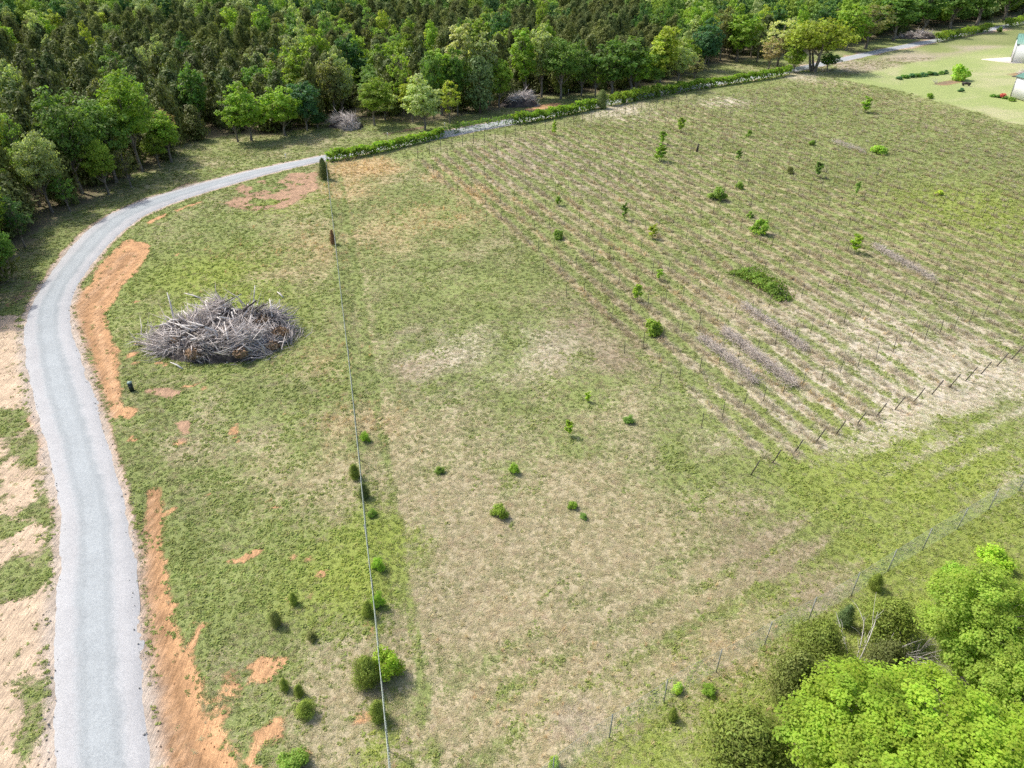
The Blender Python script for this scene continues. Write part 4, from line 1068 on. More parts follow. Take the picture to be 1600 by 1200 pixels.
SHRUBS = [
    ('cedar_shrub', 505, 281, 248, 18, 'cedarn1', 'cedar3', 'upright young cedar at the fence corner by the road', 'cedar'),
    ('cedar_shrub', 519, 382, 359, 10, 'cedarn1', 'dead', 'small rust-brown dead cedar on the long fence', 'cedar'),
    ('leafy_shrub', 1023, 523, 489, 32, 'bush0', 'vivid', 'bright green shrub at the open end of the dry vine rows', 'shrub'),
    ('sapling', 997, 472, 443, 17, 'sapl0', 'vivid', 'bright green sapling a little behind the bright shrub', 'sapling'),
    ('leafy_shrub', 873, 374, 356, 19, 'bush1', 'shrub', 'dark green shrub near the outer trellis row', 'shrub'),
    ('sapling', 1020, 374, 352, 17, 'sapl1', 'yellow', 'yellow-green sapling in the middle of the trellis rows', 'sapling'),
    ('sapling', 1031, 437, 419, 12, 'sapl0', 'bright', 'thin light green sapling above the bright sapling', 'sapling'),
    ('sapling', 976, 344, 317, 11, 'sapl1', 'mid', 'slim grey-green sapling left of the round vine bush', 'sapling'),
    ('sapling', 873, 322, 307, 11, 'sapl0', 'bright', 'faint green sapling behind the dark green shrub', 'sapling'),
    ('leafy_shrub', 1122, 314, 290, 29, 'bush2', 'shrub', 'round dense dark green vine bush among the posts', 'shrub'),
    ('leafy_shrub', 1157, 295, 279, 14, 'bush0', 'shrub', 'small dark bush next to the round vine bush', 'shrub'),
    ('leafy_shrub', 1188, 367, 337, 29, 'bush1', 'bright', 'dense green vine bush uphill of the long vine row', 'shrub'),
    ('leafy_shrub', 1173, 339, 328, 11, 'bush2', 'shrub', 'tiny dark bush just behind the dense vine bush', 'shrub'),
    ('sapling', 1338, 397, 368, 20, 'sapl1', 'lime', 'yellow-lime sapling alone in the straw', 'sapling'),
    ('sapling', 1340, 311, 279, 9, 'sapl0', 'mid', 'tall thin green sapling left of the round lawn-side bush', 'sapling'),
    ('leafy_shrub', 1376, 240, 221, 28, 'bush0', 'bright', 'wide round bush in the greener rows', 'shrub'),
    ('sapling', 1355, 176, 151, 18, 'sapl1', 'bright', 'bushy bright sapling near the lawn edge', 'sapling'),
    ('leafy_shrub', 1454, 154, 143, 12, 'bush1', 'bright', 'small shrub on the border between vineyard and lawn', 'shrub'),
    ('sapling', 1065, 208, 183, 14, 'sapl0', 'vivid', 'upright green sapling nearest the far hedge', 'sapling'),
    ('sapling', 1032, 253, 226, 22, 'sapl1', 'bright', 'leafy sapling with dark stem below the upright one', 'sapling'),
    ('sapling', 1036, 225, 204, 13, 'sapl0', 'bright', 'slender sapling directly behind the leafy one', 'sapling'),
    ('sapling', 1155, 251, 233, 11, 'sapl1', 'mid', 'dull green sapling midway up the vineyard', 'sapling'),
    ('leafy_shrub', 1171, 214, 202, 10, 'bush2', 'shrub', 'little dark shrub near the middle of the far rows', 'shrub'),
    ('leafy_shrub', 1270, 227, 215, 11, 'bush0', 'shrub', 'small dark shrub far along the greener rows', 'shrub'),
    ('sapling', 1279, 279, 254, 14, 'sapl0', 'mid', 'grey-green sapling above the brambly dry strip', 'sapling'),
    ('leafy_shrub', 1236, 272, 258, 13, 'bush1', 'olive', 'dull olive shrub left of the grey-green sapling', 'shrub'),
    ('sapling', 866, 217, 184, 9, 'sapl1', 'vivid', 'thin bright sapling against the hedge', 'sapling'),
    ('leafy_shrub', 1468, 306, 296, 13, 'bush2', 'yellow', 'small yellowish shrub in the straw near the frame edge', 'shrub'),
    ('leafy_shrub', 781, 809, 781, 28, 'bushn0', 'vivid', 'bright leafy shrub in the middle of the pinkish straw', 'shrub'),
    ('leafy_shrub', 687, 741, 726, 18, 'bushn1', 'shrub', 'small dark leafy shrub near the mown track', 'shrub'),
    ('leafy_shrub', 803, 741, 718, 16, 'bushn0', 'bright', 'small bright shrub behind the bright leafy one', 'shrub'),
    ('sapling', 889, 682, 657, 15, 'sapl0', 'lime', 'yellow-green seedling in the centre of the field', 'sapling'),
    ('leafy_shrub', 983, 663, 646, 20, 'bushn1', 'mid', 'thin grey-green shrub right of the centre seedling', 'shrub'),
    ('sapling', 918, 629, 613, 11, 'sapl1', 'lime', 'tiny yellow seedling behind the centre seedling', 'sapling'),
    ('leafy_shrub', 895, 796, 780, 16, 'bushn0', 'bright', 'small green sprout right of the bright leafy shrub', 'shrub'),
    ('leafy_shrub', 912, 812, 799, 16, 'bushn1', 'mid', 'low sprout just below the small green one', 'shrub'),
    ('leafy_shrub', 569, 690, 669, 17, 'bushn0', 'bright', 'green shrub farthest up on the field side of the long fence', 'shrub'),
    ('cedar_shrub', 553, 752, 717, 17, 'cedarn0', 'cedar4', 'brownish young cedar left of the long fence', 'cedar'),
    ('cedar_shrub', 568, 777, 753, 19, 'cedarn1', 'cedar3', 'dark young cedar standing in the long fence line', 'cedar'),
    ('leafy_shrub', 581, 808, 792, 18, 'bushn1', 'shrub', 'low green shrub below the dark young cedar', 'shrub'),
    ('leafy_shrub', 591, 897, 860, 22, 'bushn0', 'bright', 'dark leafy shrub beside the yellow-green patch', 'shrub'),
    ('leafy_shrub', 590, 953, 918, 24, 'bushn1', 'bright', 'light green shrub right of the fence above the vine clump', 'shrub'),
    ('cedar_shrub', 574, 964, 938, 20, 'cedarn1', 'cedar4', 'young cedar left of the fence above the vine clump', 'cedar'),
    ('cedar_shrub', 572, 1072, 1020, 46, 'cedarn0', 'cedar4', 'round cedar under the bright vine clump on the fence', 'cedar'),
    ('vine_clump', 599, 1062, 998, 54, 'bushn0', 'lime', 'bright yellow-green vine clump climbing the fence', 'vine'),
    ('cedar_shrub', 589, 1138, 1078, 30, 'cedarn1', 'cedar4', 'cedar on the fence nearest the bottom edge', 'cedar'),
    ('cedar_shrub', 476, 1121, 1090, 30, 'cedarn0', 'cedar4', 'largest small cedar between the bare bank and the fence', 'cedar'),
    ('cedar_shrub', 443, 1079, 1056, 15, 'cedarn1', 'cedar4', 'tiny narrow cedar above the bare bank', 'cedar'),
    ('cedar_shrub', 466, 1087, 1067, 15, 'cedarn0', 'cedar4', 'tiny cedar right of the narrow one', 'cedar'),
    ('cedar_shrub', 458, 946, 925, 14, 'cedarn1', 'cedar4', 'lone cedar seedling farthest up the slope left of the fence', 'cedar'),
    ('cedar_shrub', 430, 979, 953, 19, 'cedarn0', 'cedar', 'cedar seedling below the lone farthest one', 'cedar'),
    ('leafy_shrub', 485, 1001, 981, 20, 'bushn1', 'olive', 'olive leafy clump halfway between bank and fence', 'shrub'),
    ('leafy_shrub', 456, 1203, 1168, 52, 'bushn0', 'shrub', 'wide green weed clump at the bottom edge by the bank', 'shrub'),
    ('leafy_shrub', 1108, 1086, 1064, 26, 'bushn0', 'bright', 'round light green shrub just outside the wire fence', 'shrub'),
    ('cedar_shrub', 1052, 1127, 1102, 17, 'cedarn1', 'cedar4', 'little cedar outside the wire fence left of the light shrub', 'cedar'),
    ('cedar_shrub', 1370, 921, 894, 22, 'cedarn0', 'cedar4', 'little cedar right beside the wire fence post', 'cedar'),
    ('leafy_shrub', 1060, 1084, 1062, 22, 'bushn1', 'lime', 'yellow-green weed at the foot of a wire fence post', 'shrub'),
    ('leafy_shrub', 866, 1204, 1172, 22, 'bushn0', 'lime', 'yellow-green weed on the wire fence at the bottom edge', 'shrub'),
    ('leafy_shrub', 1560, 885, 850, 60, 'bushn1', 'lime', 'low spreading lime shrub at the frame edge above the corner trees', 'shrub'),
    ('leafy_shrub', 1500, 905, 880, 50, 'bushn0', 'bright', 'low bright shrub beside the corner trees', 'shrub'),
    ('leafy_shrub', 1338, 1062, 1020, 52, 'bushn0', 'lime', 'lime green shrub in front of the bleached dead branches', 'shrub'),
    ('lawn_bush', 1504, 126, 92, 29, 'bush0', 'bright', 'large round bush standing alone on the lawn', 'shrub'),
    ('garden_shrub', 1583, 157, 149, 14, 'bush1', 'shrub', 'small green shrub against the near white building', 'shrub'),
    ('lawn_plant', 1502, 144, 137, 10, 'bush2', 'blue', 'small bluish green plant on the lawn before the bush', 'plant'),
    ('leafy_shrub', 1563, 50, 38, 9, 'bush0', 'shrub', 'dark small shrub between the two stretches of far hedge', 'shrub'),
    ('cedar_shrub', 941, 170, 141, 21, 'cedarn1', 'cedar3', 'cedar growing in the vine hedge along the road', 'cedar'),
    ('leafy_shrub', 975, 161, 148, 9, 'bush1', 'shrub', 'dark shrub in the hedge gap right of the hedge cedar', 'shrub'),
    ('leafy_shrub', 992, 158, 145, 10, 'bush2', 'shrub', 'second dark shrub along the hedge gap', 'shrub'),
    ('leafy_shrub', 1029, 151, 136, 9, 'bush0', 'shrub', 'narrow leafy clump at the end of the hedge gap', 'shrub'),
]
for a in SHRUBS: shrub(*a)

# ------------------------------------------------------------------ wire fences
def rib(mb, a, b, w):
    """one thin wire as a flat-sided rod"""
    mb.tube(np.stack([a, b]), w, 3, False)
def wire_fence(name, line, step, h, label, post_r, mesh_dx, wires, wr, top_r, post_mat, seed):
    tot = np.hypot(*np.diff(line, axis=0).T).sum(); n = int(tot / step) + 1
    q = np.random.default_rng(seed)
    L = resample(line, n)
    o = empty(name, (L[0, 0], L[0, 1], 0)); base = np.array([L[0, 0], L[0, 1], 0])
    zs = ground_z(L[:, 0], L[:, 1])
    for k in range(n):
        mb = MB(); p = np.array([L[k, 0], L[k, 1], zs[k]]) - base
        ln = q.normal(size=2) * .03
        top = p + [ln[0], ln[1], h + q.uniform(0, .15)]
        mb.tube([p - [0, 0, .2], (p + top) / 2, top], [post_r] * 3, 6)
        pst = obj('post', mb.mesh('post', post_mat, True), o)
        mb = MB(); mb.tube([top, top + [0, 0, .03]], [post_r * 1.25, post_r * .8], 6)
        obj('cap', mb.mesh('cap', post_mat, True), pst)
    D = resample(line, int(tot / mesh_dx)); dz = ground_z(D[:, 0], D[:, 1])
    B = np.stack([D[:, 0], D[:, 1], dz + .04], 1) - base
    sag = .04 * np.sin(np.linspace(0, tot / step * math.pi, len(D)))
    for w_ in range(wires):
        mb = MB(); z = h * w_ / (wires - 1)
        mb.tube(B[::4] + np.array([0, 0, 1]) * (z * (1 - sag[::4, None])), wr if w_ < wires - 1 else top_r, 4 if w_ == wires - 1 else 3, False)
        obj('wire' if w_ < wires - 1 else 'top_wire', mb.mesh('wire', M['galv'], True), o)
    # upright wires of the netting, too fine to pick apart
    up = np.array([0, 0, h * .97]); k = np.arange(len(B))
    t3 = [np.array([math.cos(a), math.sin(a), 0]) * wr for a in (0, 2.09, 4.19)]
    V = np.concatenate([B + t for t in t3] + [B + up + t for t in t3]); n_ = len(B)
    Q = np.concatenate([np.stack([k + n_ * a, k + n_ * b, k + n_ * (b + 3), k + n_ * (a + 3)], 1) for a, b in ((0, 1), (1, 2), (2, 0))])
    nt_ = obj('netting', np_mesh('netting', V, Q, M['galv']), o); nt_["kind"] = 'stuff'
    return tag(o, label, 'fence')
wire_fence('wire_fence', FENCE1, 5.0, 2.1, 'long straight wire net fence running away from the camera through the grass', .04, .16, 9, .005, .021, M['tpost'], 601)
wire_fence('wire_fence', FENCE2, 3.9, 2.1, 'slanting wire net fence with thin posts in the lower corner', .035, .15, 12, .0045, .009, M['tpost'], 602)

# ------------------------------------------------------------------ trellis rows
ORD = ['first', 'second', 'third', 'fourth', 'fifth', 'sixth', 'seventh', 'eighth', 'ninth', 'tenth', 'eleventh', 'twelfth', 'thirteenth', 'fourteenth', 'fifteenth', 'sixteenth', 'seventeenth', 'eighteenth', 'nineteenth', 'twentieth', 'twenty-first', 'twenty-second', 'twenty-third', 'twenty-fourth', 'twenty-fifth', 'twenty-sixth', 'twenty-seventh', 'twenty-eighth', 'twenty-ninth', 'thirtieth', 'thirty-first', 'thirty-second', 'thirty-third', 'thirty-fourth', 'thirty-fifth', 'thirty-sixth', 'thirty-seventh', 'thirty-eighth', 'thirty-ninth', 'fortieth']
FAR_END = ats([(560, 268), (648, 247), (731, 227), (845, 205), (1013, 172), (1133, 147), (1202, 136), (1300, 127), (1340, 130), (1470, 163), (1610, 205), (1900, 290)])
NEAR_END = ats([(1130, 765), (1207, 724), (1280, 690), (1349, 660), (1412, 634), (1500, 598), (1581, 561), (1700, 512), (1900, 440)])
def cut(p0, line):
    """how far along the row the boundary lies"""
    for a, b in zip(line[:-1], line[1:]):
        A = np.array([ROW_D, -(b - a)]).T
        try: t, u = np.linalg.solve(A, a - p0)
        except np.linalg.LinAlgError: continue
        if -1e-6 <= u <= 1 + 1e-6: return t
    return None
def post_mesh(h, r_, tee):
    mb = MB()
    if tee:
        mb.box((0, 0, h / 2 - .1), (r_ * 2, r_ * .7, h + .2)); mb.box((0, r_ * .9, h / 2 - .1), (r_ * .7, r_ * 1.1, h + .19))
        for z in np.arange(.3, h, .3): mb.box((0, -r_ * .45, z), (r_ * .8, r_ * .5, .05))
    else: mb.tube([(0, 0, -.3), (.01, 0, h * .5), (0, .01, h)], [r_ * 1.05, r_, r_ * .95], 7)
    return mb.mesh('post', M['post'])
PM = [post_mesh(1.75, .026, True), post_mesh(1.75, .026, True)]
PE = post_mesh(2.0, .05, False)
q = np.random.default_rng(71)
nrow = 0
for kr in range(-1, 40):
    p0 = ROW_O + ROW_P * ROW_S * kr
    t0, t1 = cut(p0, NEAR_END), cut(p0, FAR_END)
    if t0 is None or t1 is None or t1 - t0 < 8: continue
    ts = np.arange(0, t1 - t0 - 3.0, 7.0); ts = np.concatenate([ts, [t1 - t0]])
    P2 = p0[None] + ROW_D[None] * (t0 + ts)[:, None]
    ppx_, ppy_, _z = proj(P2[:, 0], P2[:, 1], np.zeros(len(P2)))
    vis = (ppx_ < 1640)
    if vis.sum() < 2: continue
    o = empty('trellis_row', (p0[0], p0[1], 0)); base = np.array([p0[0], p0[1], 0])
    zz = ground_z(P2[:, 0], P2[:, 1])
    for k in np.nonzero(vis)[0]:
        end = k in (0, len(ts) - 1)
        po = obj('end_post' if end else 'post', PE if end else PM[0], o, np.array([P2[k, 0], P2[k, 1], zz[k]]) - base)
        po.rotation_euler = (q.normal() * .03, q.normal() * .03, math.atan2(ROW_D[1], ROW_D[0]) + q.normal() * .2)
        if k == 0:
            po.rotation_euler = Vector((-ROW_D[0] * .30, -ROW_D[1] * .30, 1)).to_track_quat('Z', 'Y').to_euler()
        po.scale = (1, 1, float(q.uniform(.88, 1.08)))
    for z in (.75, 1.35):
        mb = MB(); vv = np.nonzero(vis)[0]
        mb.tube(np.stack([P2[vv, 0], P2[vv, 1], zz[vv] + z], 1) - base, .003, 3, False)
        obj('wire', mb.mesh('wire', M['post']), o)
    tag(o, '%s row of thin dark trellis posts counted from the open grass side' % ORD[nrow], 'trellis', 'trellis rows of the abandoned vineyard')
    nrow += 1

# brambly dry vines still lying along some rows
def twig_mass(n, fn, r0, r1, seed, mat, l0=.5, l1=1.4):
    """many crooked twigs as one mesh"""
    q = np.random.default_rng(seed); mb = MB()
    P, D = fn(q, n)
    L = q.uniform(l0, l1, n)[:, None]
    D = D / (np.linalg.norm(D, axis=1)[:, None] + 1e-9)
    mid = P + D * L * .5 + q.normal(size=(n, 3)) * L * .07; tip = P + D * L + q.normal(size=(n, 3)) * L * .12
    s1 = np.cross(D, q.normal(size=(n, 3))); s1 /= np.linalg.norm(s1, axis=1)[:, None]; s2 = np.cross(D, s1)
    rr = q.uniform(r0, r1, n)[:, None]
    ring = lambda c, k: [c + (s1 * math.cos(a) + s2 * math.sin(a)) * rr * k for a in (0, 2.09, 4.19)]
    A, B = ring(P, 1.0), ring(mid, .8)
    V = np.stack(A + B + [tip], 1).reshape(-1, 3)
    i = np.arange(n)[:, None] * 7
    Q = np.concatenate([i + np.array([[a, b, b + 3, a + 3]]) for a, b in ((0, 1), (1, 2), (2, 0))])
    T = np.concatenate([i + np.array([[a + 3, b + 3, 6]]) for a, b in ((0, 1), (1, 2), (2, 0))])
    return np_mesh('twigs', V, [Q, T], mat)
M['bramble'] = simple_mat('dry_bramble', (.44, .38, .33), (.66, .59, .52), 1.2, 0.9)
def bramble(line, w, h, n, seed, label):
    L = ats(line); tot = np.hypot(*np.diff(L, axis=0).T).sum()
    base = np.array([L[0, 0], L[0, 1], 0.])
    def fn(q, n):
        R = resample(L, 200)[q.integers(0, 200, n)]; d = (L[-1] - L[0]); d = d / np.linalg.norm(d); pn = np.array([-d[1], d[0]])
        s_ = q.normal(size=n) * w * .4
        P = np.stack([R[:, 0] + pn[0] * s_, R[:, 1] + pn[1] * s_, q.random(n) * h * np.exp(-(s_ / w) ** 2 * 2)], 1) - base
        D = np.stack([d[0] * q.normal(size=n) + pn[0] * q.normal(size=n) * .8, d[1] * q.normal(size=n) + pn[1] * q.normal(size=n) * .8, q.normal(size=n) * .35 + .1], 1)
        return P, D
    o = empty('dry_bramble', base)
    tw = obj('twigs', twig_mass(n, fn, .012, .022, seed, M['bramble'], .4, 1.1), o); tw["kind"] = 'stuff'
    tag(o, label, 'bramble', 'dry brambles along the vineyard rows')
bramble([(1092, 528), (1135, 560), (1180, 602)], .75, .75, 1500, 701, 'pale dry bramble strip nearest the open grass')
bramble([(1128, 518), (1175, 555), (1240, 605)], .8, .85, 1800, 702, 'pale dry bramble strip in the middle of three')
bramble([(1160, 480), (1205, 510), (1258, 550)], .8, .85, 1500, 703, 'grey dry bramble strip below the long green vine row')
bramble([(1365, 385), (1410, 412), (1460, 440)], .8, .7, 1200, 704, 'thin grey bramble strip right of the lime sapling')
bramble([(1300, 222), (1330, 233), (1350, 240)], 1.0, .9, 700, 705, 'grey bramble left of the wide round bush')

def vine_bank(name, line, w, h, n, leaf, color, label, cat, seed, thin=None, posts=None, group=None, low=.0):
    """a fence or row overgrown by climbers: leaves heaped on top, thinner below"""
    L = ats(line); q = np.random.default_rng(seed)
    base = np.array([L[0, 0], L[0, 1], 0.])
    R = resample(L, 400); nn = line_normals(R)
    i = q.integers(0, 400, n)
    if thin is not None:
        dens = thin(i / 399.0); keep = q.random(n) < dens; i = i[keep]; n = len(i)
    bump = .50 + .85 * fbm(i * .09, np.zeros(n), 1.0, 3, seed * 1.0)
    if low > .6: bump = bump * np.clip(np.sin(np.clip(i / 399.0, .04, .96) * math.pi) * 1.5, .35, 1)
    u = q.random(n)
    zf = np.where(q.random(n) < .62, 1 - u ** 2 * .35, u)
    keep = q.random(n) < np.where(zf < .55, low + (1 - low) * fbm(i * .16, zf * 2, 1.0, 3, 9.) ** 1.2, 1)
    i, bump, zf = i[keep], bump[keep], zf[keep]; n = len(i)
    s_ = q.normal(size=n) * w * .36 * (0.55 + .6 * zf) * (.6 + .8 * fbm(i * .05, np.ones(n), 1.0, 2, seed + 5.))
    P = np.stack([R[i, 0] + nn[i, 0] * s_ + q.normal(size=n) * .15, R[i, 1] + nn[i, 1] * s_ + q.normal(size=n) * .15, zf * h * bump], 1) - base
    nrm = np.stack([nn[i, 0] * s_, nn[i, 1] * s_, .5 + 0 * s_], 1) + q.normal(size=(n, 3)) * .5
    V, Q, lv = leaf_cards(P, nrm, leaf, seed)
    o = empty(name, base)
    lf = obj('leaves', np_mesh('leaves', V, Q, M['leaf'], False, {'leafv': ('FLOAT', lv)}), o); lf.color = (*GREEN[color], 1)
    def fn(q_, m):
        j = q_.integers(0, 400, m)
        return np.stack([R[j, 0], R[j, 1], q_.random(m) * h * .6], 1) - base, np.stack([q_.normal(size=m), q_.normal(size=m), np.abs(q_.normal(size=m)) * 2 + .5], 1)
    st = obj('stems', twig_mass(max(60, n // 45), fn, .012, .03, seed, M['bark'], .5, 1.4), o); st["kind"] = 'stuff'
    if posts:
        tot = np.hypot(*np.diff(L, axis=0).T).sum()
        for p in resample(L, int(tot / posts) + 1):
            mb = MB(); mb.tube([(p[0] - base[0], p[1] - base[1], -.2), (p[0] - base[0], p[1] - base[1], h * .95)], [.05, .045], 6)
            obj('post', mb.mesh('post', M['tpost'], True), o)
    return tag(o, label, cat, group)
vine_bank('vine_row', [(1148, 426), (1185, 446), (1228, 472)], 1.5, 1.5, 4600, .17, 'shrub', 'long dense green vine row among the posts', 'vine', 801, low=.8)
HG = 'vine hedges along the gravel road'
HEDGE = [(512, 253), (560, 245), (612, 234), (650, 224), (692, 214)]
vine_bank('vine_hedge', HEDGE, .9, 1.8, 10000, .28, 'bright', 'vine-covered fence starting at the corner cedar beside the road', 'hedge', 811, posts=6, group=HG, low=.35)
vine_bank('vine_hedge', [(694, 213), (718, 207), (745, 202), (800, 194)], 1.0, 2.0, 900, .28, 'mid', 'nearly bare thin stretch of fence with a few vines before the road', 'hedge', 812, posts=6, group=HG, low=.35)
vine_bank('vine_hedge', [(801, 194), (835, 190), (870, 183), (905, 176), (930, 170)], 1.0, 2.2, 8500, .32, 'bright', 'thick vine hedge in front of the orange bare soil', 'hedge', 813, posts=6, group=HG, low=.35)
vine_bank('vine_hedge', [(950, 166), (975, 161), (1000, 156), (1031, 150)], 1.2, 2.6, 3600, .32, 'vivid', 'patchy vine hedge with the road showing under it', 'hedge', 814, posts=6, group=HG, low=.35)
vine_bank('vine_hedge', [(1034, 149), (1075, 142), (1120, 135), (1160, 129), (1200, 123), (1234, 117)], 1.0, 2.3, 10000, .34, 'bright', 'farthest dense vine hedge ending at the wide many-stemmed tree', 'hedge', 815, posts=6, group=HG, low=.35)
vine_bank('vine_hedge', [(1462, 66), (1500, 58), (1546, 48)], 2.0, 2.8, 6500, .42, 'vivid', 'hedge beyond the lawn below the shaded tall trees', 'hedge', 816, posts=8, group=HG)
vine_bank('vine_hedge', [(1570, 43), (1600, 37), (1640, 29)], 2.2, 3.0, 5000, .45, 'vivid', 'last hedge piece in the top corner above the buildings', 'hedge', 817, posts=8, group=HG)

# ------------------------------------------------------------------ heaps of cleared brush
def brush_pile(name, px, py, lx, ly, h, nt, nlog, seed):
    c = at(px, py); q = np.random.default_rng(seed)
    o = empty(name, (c[0], c[1], gz(c[0], c[1])))
    def hz(x, y):
        x = np.asarray(x, float); y = np.asarray(y, float)
        th = np.arctan2(y / ly, x / lx); rr = np.sqrt((x / lx) ** 2 + (y / ly) ** 2) / (.82 + .30 * fbm(np.cos(th) * 1.6 + 9, np.sin(th) * 1.6 + 9, 1.0, 2, seed * .11))
        e = 1 - rr ** 2
        return h * np.clip(e, 0, 1) ** .55 * np.clip(.10 + 1.7 * (fbm(x, y, .38, 2, seed * .37) - .12), .2, 1.5) * (.85 + .25 * x / lx + .35 * y / ly)
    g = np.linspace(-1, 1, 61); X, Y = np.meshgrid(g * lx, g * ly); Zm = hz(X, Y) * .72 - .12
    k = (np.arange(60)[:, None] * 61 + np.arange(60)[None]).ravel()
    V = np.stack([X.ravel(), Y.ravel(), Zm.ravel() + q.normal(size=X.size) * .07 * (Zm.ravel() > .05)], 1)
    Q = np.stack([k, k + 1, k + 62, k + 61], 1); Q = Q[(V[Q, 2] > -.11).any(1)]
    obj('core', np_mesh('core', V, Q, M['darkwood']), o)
    ncl = max(5, nt // 170)
    cc = q.uniform(-1, 1, (ncl * 4, 2)); cc = cc * [lx, ly]; cc = cc[hz(cc[:, 0], cc[:, 1]) > .25][:ncl]
    cd = q.normal(size=(len(cc), 3)) * [1, .8, .4]; cd /= np.linalg.norm(cd, axis=1)[:, None]
    def fn(q_, n):
        j = q_.integers(0, len(cc), n)
        xy = cc[j] + q_.normal(size=(n, 2)) * [lx * .10, ly * .12]
        z = hz(xy[:, 0], xy[:, 1])
        P = np.stack([xy[:, 0], xy[:, 1], z * q_.uniform(.6, 1.02, n)], 1)
        fan = np.concatenate([xy - cc[j], np.zeros((n, 1))], 1)
        D = cd[j] * 1.1 + fan * .5 + q_.normal(size=(n, 3)) * .34 + np.array([0, 0, .15])
        D[:, 2] = np.where(z < .5, np.abs(D[:, 2]), D[:, 2])
        return P, D
    t = obj('twigs', twig_mass(nt, fn, .012, .028, seed, M['twig'], .7, 2.4), o); t["kind"] = 'stuff'
    t = obj('branches', twig_mass(nt // 3, fn, .04, .085, seed + 1, M['twig'], 1.2, 3.0), o); t["kind"] = 'stuff'
    for k in range(nlog):
        x, y = cc[q.integers(0, len(cc))] * q.uniform(.5, 1.0) + q.normal(size=2) * .4
        a = q.uniform(0, 6.283); el = q.uniform(-.1, .5); L = q.uniform(1.0, 3.2)
        d = np.array([math.cos(a) * math.cos(el), math.sin(a) * math.cos(el), math.sin(el)])
        z = float(hz(np.array([x]), np.array([y]))[0]) * q.uniform(.85, 1.05) + .1
        p = np.array([x, y, z]) - d * L * .4
        p[2] = max(p[2], .05)
        mb = MB(); r_ = q.uniform(.06, .15)
        pts = [p, p + d * L * .5 + q.normal(size=3) * .06, p + d * L + q.normal(size=3) * .1]
        mb.tube(pts, [r_, r_ * .8, r_ * .45], 7)
        for j in range(q.integers(0, 3)):
            b0 = p + d * L * q.uniform(.4, .8); mb.tube([b0, b0 + (d + q.normal(size=3) * .7) * q.uniform(.3, .8)], [r_ * .4, r_ * .15], 5)
        obj('log', mb.mesh('log', M['deadwood'] if q.random() < .6 else (M['darkwood'] if q.random() < .6 else M['bark']), True), o)
    return o, hz
pile, hz = brush_pile('brush_pile', 345, 532, 7.4, 5.0, 4.6, 5200, 170, 901)
tag(pile, 'big grey heap of cleared branches and logs on the grass inside the road bend', 'brush pile')
PO = np.array(pile.location)
def on_pile(px, py, dz):
    z = 1.5
    for _ in range(25):
        p = at(px, py, z + dz); z = .6 * z + .4 * float(hz(np.array([p[0] - PO[0]]), np.array([p[1] - PO[1]]))[0])
    return at(px, py, z + dz)
def hero_log(x0, y0, x1, y1, z0, z1, r_):
    """a long bleached pole of the big heap, one end on its surface, the other rising from it"""
    a = on_pile(x0, y0, z0); d0 = on_pile(x0, y0, z0)
    b_ = at(x1, y1, a[2] + z1); 
    mb = MB(); d = b_ - a
    mb.tube([a - PO, a + d * .5 - PO + [.03, .04, .05], b_ - PO], [r_, r_ * .8, r_ * .4], 7)
    for f in (.55, .75): mb.tube([a + d * f - PO, a + d * (f + .12) - PO + [.25, .1, .2]], [r_ * .35, r_ * .1], 5)
    obj('log', mb.mesh('log', M['deadwood'], True), pile)
for a in [(272, 500, 261, 457, .0, 2.6, .11), (318, 468, 288, 458, .0, .5, .11), (388, 518, 396, 470, .0, 1.6, .12), (380, 495, 398, 468, .1, 1.2, .10), (396, 470, 398, 446, .1, 1.4, .08), (345, 519, 323, 493, .1, .9, .10), (302, 517, 262, 502, .1, .3, .10), (425, 495, 421, 467, .1, 1.2, .11), (443, 466, 433, 456, .0, .5, .11), (434, 505, 428, 488, .0, .8, .14), (270, 540, 268, 512, .0, .9, .11), (260, 545, 258, 517, .0, .9, .10), (355, 568, 350, 535, .0, 1.4, .08), (345, 553, 325, 528, .1, 1.0, .08), (392, 548, 366, 530, .1, .9, .09), (285, 576, 266, 566, .1, .3, .10)]:
    hero_log(*a)
q = np.random.default_rng(77)
for (bx, by, rr) in [(409, 500, .7), (410, 517, .6), (438, 520, .75), (303, 552, .75), (275, 532, .5), (390, 520, .5), (375, 552, .55), (425, 540, .6)]:
    p = on_pile(bx, by, .05); n = 300
    d = q.normal(size=(n, 3)); d /= np.linalg.norm(d, axis=1)[:, None]
    pos = d * rr * q.uniform(.6, 1.1, (n, 1)) * [1.15, 1, .75]
    V, Q, lv = leaf_cards(pos, d + q.normal(size=(n, 3)) * .5, .2, int(bx), 2.2)
    obj('dead_cedar_spray', np_mesh('dead_cedar_spray', V, Q, M['rust_leaf']), pile, p - np.array(pile.location))
o, _ = brush_pile('brush_pile', 538, 199, 4.2, 2.6, 2.0, 1600, 14, 911)
tag(o, 'brown twig heap beside the bluish tree at the cedar edge', 'brush pile', 'smaller heaps along the wood')
o, _ = brush_pile('brush_pile', 808, 165, 5.0, 3.0, 3.0, 1800, 12, 912)
tag(o, 'grey brush heap below the tall bright tree behind the hedge', 'brush pile', 'smaller heaps along the wood')
o, _ = brush_pile('brush_pile', 1432, 60, 8.0, 3.0, 2.6, 1200, 10, 913)
tag(o, 'far dark brush heap under the trees beyond the lawn road', 'brush pile', 'smaller heaps along the wood')
o, _ = brush_pile('brush_pile', 1598, 120, 3.5, 2.0, 1.0, 600, 4, 914)
tag(o, 'brown stick heap on the lawn between the two white buildings', 'brush pile', 'smaller heaps along the wood')
bare_tree('bare_shrub', at(1462, 131), 1.6, 1.2, 14, 404, 'low leafless brown shrub on the lawn left of the large bush', M['twig'], 'shrub', .025, 1.1)

